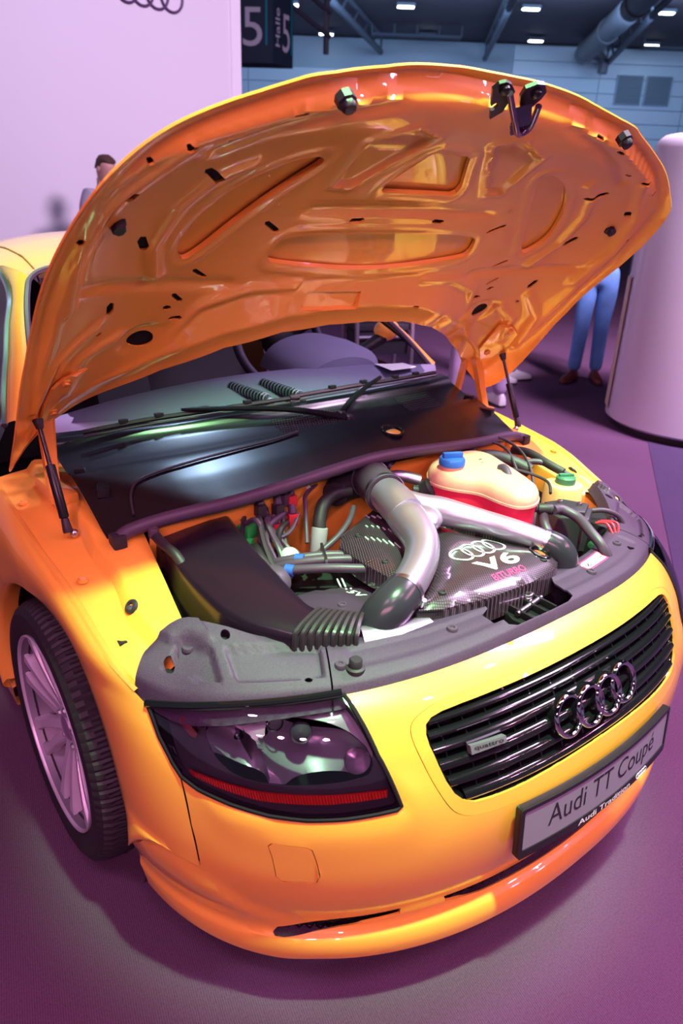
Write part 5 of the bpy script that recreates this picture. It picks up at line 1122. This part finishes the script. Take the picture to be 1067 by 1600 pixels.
wn = [tuple(q) for q in spl([(.485, .50), (.50, .565), (.545, .585), (.59, .55), (.59, .50), (.545, .475)], 3, True)]
res = body('washer_reservoir', prism(wn, .60, .765, .014), WASHER)
body('reservoir_cap', lathe([(.026, 0), (.028, .002), (.028, .018), (.024, .022), (0, .022)], 26, c=(.540, .525, .764)), GREEND, res); body('cap_grip', box((.540, .525, .787), (.044, .012, .012), .003, Matrix.Rotation(-.5, 3, 'Z')), GREEND, res)
fb = body('fuse_box', prism([(.355, .475), (.435, .455), (.475, .385), (.40, .345), (.345, .40)], .66, .752, .008), mat('fuse_plastic', (.035, .028, .040), .4))
body('fuse_lid', prism([(.37, .468), (.43, .452), (.462, .392), (.402, .362), (.358, .405)], .752, .766, .005), MATS['fuse_plastic'], fb)
for k in range(5): body('fuse_fin', box((.385+.014*k, .352+.006*k, .715), (.004, .01, .055), .001, Matrix.Rotation(-.3, 3, 'Z')), RUBBER2, fb)
for x, y in ((.40, .44), (.43, .40)): body('fuse_bolt', cyl((x, y, .764), (x, y, .774), .007, seg=10, bev=.002), STEEL, fb)
for k in range(3): hose('relay_wire', [(.44+.012*k, .35, .73), (.45+.014*k, .325-.006*k, .735), (.44+.012*k, .295, .715), (.42+.012*k, .275, .69)], .0035, REDP, seg=7)
body('green_wire_clip', sphere((.335, .285, .72), (.015, .013, .011), 12, 8), GREEN)
hose('relay_hose', [(.46, .40, .74), (.50, .37, .745), (.535, .345, .73), (.55, .33, .70)], .007, RUBBER2); body('headlamp_box', prism([(.47, .40), (.56, .44), (.60, .40), (.54, .33), (.47, .33)], .60, .715, .01), DARK)
# ------------------------------------------------------------------ people and the cart beyond the car
JEANS = mat('blue_jeans', (.13, .30, .62), .85, var=(9, .35), bump=(300, .3, .002)); JEANSL = mat('pale_jeans', (.30, .48, .72), .85, var=(9, .3)); SKIN = mat('skin', (.62, .34, .27), .55, sss=.1)
GREYT = mat('grey_trousers', (.34, .26, .42), .85, var=(8, .2)); SHOE = mat('brown_leather', (.16, .03, .018), .35); SNEAK = mat('sneaker_white', (.72, .70, .75), .6); SOLE = mat('sole_dark', (.04, .025, .03), .6)
JACK = mat('grey_jacket', (.36, .33, .40), .85, var=(8, .15)); DKJ = mat('dark_jacket', (.03, .025, .035), .8); HAIR = mat('brown_hair', (.07, .03, .02), .7, bump=(120, .6, .004))
def skinmesh(name, verts, edges, rads, m, parent, root=0, sub=2):
    me = bpy.data.meshes.new(name); me.from_pydata([tuple(v) for v in verts], edges, []); o = bpy.data.objects.new(name, me)
    o.modifiers.new('skin', 'SKIN').use_smooth_shade = True
    for i, sv_ in enumerate(me.skin_vertices[0].data):
        r = rads[i]; sv_.radius = (r, r) if not isinstance(r, tuple) else r; sv_.use_root = (i == root)
    s_ = o.modifiers.new('sub', 'SUBSURF'); s_.levels = sub; s_.render_levels = sub
    nm = evalmesh(o)
    nm.shade_smooth(); nm.materials.clear(); nm.materials.append(m); nm.name = name
    q = bpy.data.objects.new(name, nm); COL.objects.link(q); q.parent = parent; return q
def chain(pts): return pts, [(i, i+1) for i in range(len(pts)-1)]
def hand(parent, wrist, d, side, up):
    """palm with five separate bent fingers"""
    d = Vector(d).normalized(); s_ = Vector(side).normalized(); u_ = Vector(up).normalized(); w = Vector(wrist)
    V = [w-d*.02, w+d*.03, w+d*.075]; skinmesh('palm', V, [(0, 1), (1, 2)], [(.026, .02), (.036, .017), (.034, .014)], SKIN, parent)
    for k, (off, L) in enumerate(((-.030, .062), (-.010, .076), (.010, .080), (.028, .070))):
        b = w+d*.072+s_*off; P = [b-d*.012, b+d*L*.42-u_*.006, b+d*L*.75-u_*.022, b+d*L*.92-u_*.040]; skinmesh('finger', P, [(0, 1), (1, 2), (2, 3)], [.0095, .0088, .008, .007], SKIN, parent, sub=1)
    b = w+d*.02-s_*.030; P = [b, b+d*.028-s_*.022-u_*.01, b+d*.055-s_*.024-u_*.022]; skinmesh('thumb', P, [(0, 1), (1, 2)], [.012, .010, .008], SKIN, parent, sub=1)
def head(parent, c, yaw, hair, pitch=0.0):
    M = Matrix.Translation(c) @ Matrix.Rotation(yaw, 4, 'Z') @ Matrix.Rotation(pitch, 4, 'X')      # faces -y locally
    def put(V): return [tuple(M @ Vector(v)) for v in V]
    rows = []
    for i in range(15):
        t = i/14; z = -.125+.245*t; wv = np.interp(t, [0, .06, .18, .35, .55, .75, .9, 1], [.012, .042, .060, .068, .075, .074, .052, .006]); f = np.interp(t, [0, .06, .18, .35, .55, .75, .9, 1], [.075, .094, .098, .096, .095, .088, .060, .006]); b = np.interp(t, [0, .1, .25, .5, .75, .9, 1], [-.02, .02, .055, .092, .095, .068, .006])
        rows.append([(wv*math.cos(a), -f*max(0, math.sin(a))+b*max(0, -math.sin(a)), z) for a in np.linspace(0, 2*PI, 25)[:-1]])
    V, F = loft(rows, cu=True, caps=True); h = mk('head', put(V), F, SKIN, parent)
    V, F = join(sphere((0, -.100, -.012), (.014, .018, .026), 12, 8), sphere((-.077, .005, -.005), (.010, .018, .030), 10, 8), sphere((.077, .005, -.005), (.010, .018, .030), 10, 8)); mk('nose_and_ears', put(V), F, SKIN, parent)
    for x in (-.030, .030): V, F = sphere((x, -.086, .012), (.012, .008, .007), 10, 8); mk('eye', put(V), F, mat('eye_white', (.7, .68, .7), .3), parent); V, F = sphere((x, -.0935, .012), (.005, .003, .005), 8, 6); mk('iris', put(V), F, DARK, parent)
    V, F = sphere((0, -.092, -.060), (.024, .008, .007), 12, 6); mk('mouth', put(V), F, mat('lips', (.45, .16, .14), .5), parent)
    rows = []
    for i in range(9):
        t = i/8; z = .01+.122*t; k = np.interp(t, [0, .5, .8, 1], [1.0, 1.02, .84, .05])
        rows.append([((.080*k)*math.cos(a), (.100*k)*-math.sin(a) if math.sin(a) < 0 else -.085*k*math.sin(a)*np.interp(t, [0, .45, .6, 1], [.1, .25, .95, 1]), z-.05*(1-t)*max(0, -math.sin(a))) for a in np.linspace(0, 2*PI, 25)[:-1]])
    V, F = loft(rows, cu=True, caps=True); mk('hair', put(V), F, hair, parent)
def shoe(parent, p, ang, m, sole=SOLE, L=.29):
    rows = []; M = Matrix.Translation(p) @ Matrix.Rotation(ang, 4, 'Z')
    for t, w_, h_ in ((0, .02, .05), (.03, .032, .085), (.15, .036, .105), (.33, .037, .10), (.5, .040, .075), (.68, .047, .060), (.85, .042, .046), (.96, .026, .034), (1, .006, .024)):
        y = -.07+L*t; rows.append([M @ Vector((w_*math.cos(a), -y, .018+h_*max(0, math.sin(a))**.8)) for a in np.linspace(0, PI, 13)]+[M @ Vector((-w_*.98, -y, .016)), M @ Vector((w_*.98, -y, .016))])
    mk('shoe', *loft(rows, cu=True, caps=True), m, parent)
    rows = []
    for t, w_ in ((0, .024), (.05, .036), (.2, .040), (.5, .044), (.7, .051), (.88, .044), (.98, .026), (1.01, .008)):
        y = -.072+L*1.01*t; rows.append([M @ Vector(q) for q in ((-w_, -y, .001), (w_, -y, .001), (w_, -y, .022), (-w_, -y, .022))])
    mk('shoe_sole', *loft(rows, cu=True, caps=True), sole, parent)
def person(loc, face, label, top, legs, shoes, hair, H=1.76, feet=((-.12, 0), (.12, 0)), fang=(0, 0), sit=False, hp=0.0, arms='down', group=None):
    e = empty('person', loc, face); tag(e, label, 'person', group); k = H/1.76       # faces -y locally
    hip = .93*k if not sit else .50; sh = hip+.50*k; 
    (ax, ay), (bx, by) = feet
    kn = (lambda x, y, s_: (x*.75+s_*.05*.25, y*.5-.035, hip*.53)) if not sit else (lambda x, y, s_: (s_*.13, -.42, .50))
    fL = (ax, ay, .085); fR = (bx, by, .085)
    if sit: fL = (-.14, -.44, .085); fR = (.14, -.44, .085)
    V = [(0, 0, hip+.02), (0, .005, hip+.14*k), (-.085, 0, hip-.03), kn(ax, ay, -1), fL, (.085, 0, hip-.03), kn(bx, by, 1), fR]
    # trousers as one surface
    skinmesh('trousers', [V[0], V[1], V[2], ((V[2][0]+V[3][0])/2, (V[2][1]+V[3][1])/2, (V[2][2]+V[3][2])/2), V[3], ((V[3][0]+V[4][0])/2, (V[3][1]+V[4][1])/2+.012, (V[3][2]+V[4][2])/2), V[4], V[5], ((V[5][0]+V[6][0])/2, (V[5][1]+V[6][1])/2, (V[5][2]+V[6][2])/2), V[6], ((V[6][0]+V[7][0])/2, (V[6][1]+V[7][1])/2+.012, (V[6][2]+V[7][2])/2), V[7]],
             [(0, 1), (0, 2), (2, 3), (3, 4), (4, 5), (5, 6), (0, 7), (7, 8), (8, 9), (9, 10), (10, 11)], [(.165, .12), (.15, .105), .098, .085, .072, .066, .062, .098, .085, .072, .066, .062], legs, e)
    for p, a in ((fL, fang[0]), (fR, fang[1])): shoe(e, (p[0], p[1]-.01, 0), a, shoes)
    # torso with sleeves
    el = [(-.27, .03, sh-.30*k), (.27, .03, sh-.30*k)]; wr = [(-.27, -.06, sh-.54*k), (.27, -.06, sh-.54*k)]
    if arms == 'front': wr = [(-.10, -.26, sh-.30*k), (.10, -.26, sh-.30*k)]; el = [(-.25, -.06, sh-.28*k), (.25, -.06, sh-.28*k)]
    T_ = [(0, 0, hip+.01), (0, 0, hip+.25*k), (0, .01, sh-.06), (0, .01, sh+.035), (-.17, .01, sh-.01), (-.22, .02, sh-.14*k), el[0], tuple((A(el[0])+A(wr[0]))/2), wr[0], (.17, .01, sh-.01), (.22, .02, sh-.14*k), el[1], tuple((A(el[1])+A(wr[1]))/2), wr[1]]
    skinmesh('jacket', T_, [(0, 1), (1, 2), (2, 3), (2, 4), (4, 5), (5, 6), (6, 7), (7, 8), (2, 9), (9, 10), (10, 11), (11, 12), (12, 13)], [(.18, .14), (.165, .12), (.17, .12), (.07, .07), .075, .062, .055, .05, .042, .075, .062, .055, .05, .042], top, e)
    V_, F_ = tube([(0, .012, sh+.0), (0, .0, sh+.075), (0, -.006, sh+.13)], [.062, .054, .056], 16); mk('neck', V_, F_, SKIN, e)
    for i, s_ in enumerate((-1, 1)):
        dv = A(wr[i])-A(el[i]); hand(e, wr[i], dv, (0, 1, 0) if arms == 'down' else (0, 0, 1), (-s_, 0, 0) if arms == 'down' else (-s_, 0, 0))
    head(e, (0, -.025-.04*math.sin(hp), sh+.205*k), 0, hair, hp)
    return e
# man in blue jeans right of the bonnet, turned to the pillar
person((4.76, 3.26, 0), math.radians(-58), 'person in blue jeans and brown leather shoes standing beside the white pillar', DKJ, JEANS, SHOE, HAIR, feet=((-.10, -.03), (.09, .06)), fang=(-.35, .30))
# pale jeans and sneakers further left
person((4.00, 3.62, 0), math.radians(65), 'person in pale jeans and white sneakers standing behind the gas strut', JACK, JEANSL, SNEAK, HAIR, feet=((-.05, .10), (.05, -.13)), fang=(-.15, .2))
# grey trousers seen between pillar post and hinge
person((3.20, 3.22, 0), math.radians(150), 'person in grey trousers standing behind the bonnet hinge', JACK, GREYT, SNEAK, HAIR, feet=((-.20, .06), (.16, -.05)), fang=(.2, -.1))
p4 = hall(-2.30, 7.2, 0)
person(p4, -HEAD+math.radians(62), 'person in grey jacket with bowed head before the white wall', JACK, GREYT, SHOE, HAIR, H=1.78, hp=.45, arms='front')
p5 = hall(-2.40, 6.3, 0)
person(p5, -HEAD+math.radians(20), 'seated person whose head top shows just above the yellow roof', JACK, GREYT, SHOE, mat('grey_hair', (.30, .24, .34), .7), H=1.20, sit=True)
stl = empty('stool', p5, -HEAD+math.radians(20)); tag(stl, 'round dark stool under the seated person', 'stool')
mk('stool_seat', *lathe([(0, .29), (.17, .29), (.18, .305), (.18, .325), (.16, .335), (0, .335)], 28), DARK, stl)
for a in (0.6, 2.2, 3.7, 5.3): mk('leg', *tube([(.10*math.cos(a), .10*math.sin(a), .30), (.17*math.cos(a), .17*math.sin(a), 0)], .013, 8), STEEL, stl)
# wheeled frame with bent tubes seen past the windscreen pillar
TUB = mat('tube_lilac', (.42, .36, .44), .35, metal=.6); ct = empty('push_cart', (2.55, 3.75, 0), math.radians(-20)); tag(ct, 'push cart with bent silver tubes and dark wheels seen past the windscreen pillar', 'cart')
for x in (-.22, .22):
    mk('frame_tube', *tube(spl([(x, -.30, .10), (x, -.28, .50), (x, -.24, .78), (x, -.14, .88), (x, .0, .86), (x, .04, .78), (x, .05, .40), (x, .10, .10)], 6), .016, 10), TUB, ct)
    mk('handle_grip', *tube(spl([(x, -.14, .88), (x, .02, .94), (x, .16, .95)], 5), .020, 10), RUBBER, ct)
    for y in (-.30, .10):
        mk('cart_wheel', *torus((x, y, .10), .078, .022, frame((1, 0, 0)), 28, 10), RUBBER, ct); mk('wheel_disc', *lathe([(0, .016), (.05, .014), (.06, .006), (.06, -.006), (.05, -.014), (0, -.016)], 24, 'x', c=(x, y, .10)), CHROME, ct)
for y, z in ((-.26, .55), (.05, .55), (-.24, .78)): mk('cross_tube', *tube([(-.22, y, z), (.22, y, z)], .013, 8), TUB, ct)
mk('cart_basket', *prism([(-.20, -.25), (.20, -.25), (.20, .03), (-.20, .03)], .42, .60, .02), DKJ, ct); mk('cart_seat', *prism([(-.22, -.26), (.22, -.26), (.22, .04), (-.22, .04)], .60, .64, .01), DKJ, ct)
bpy.data.scenes.remove(TMP)
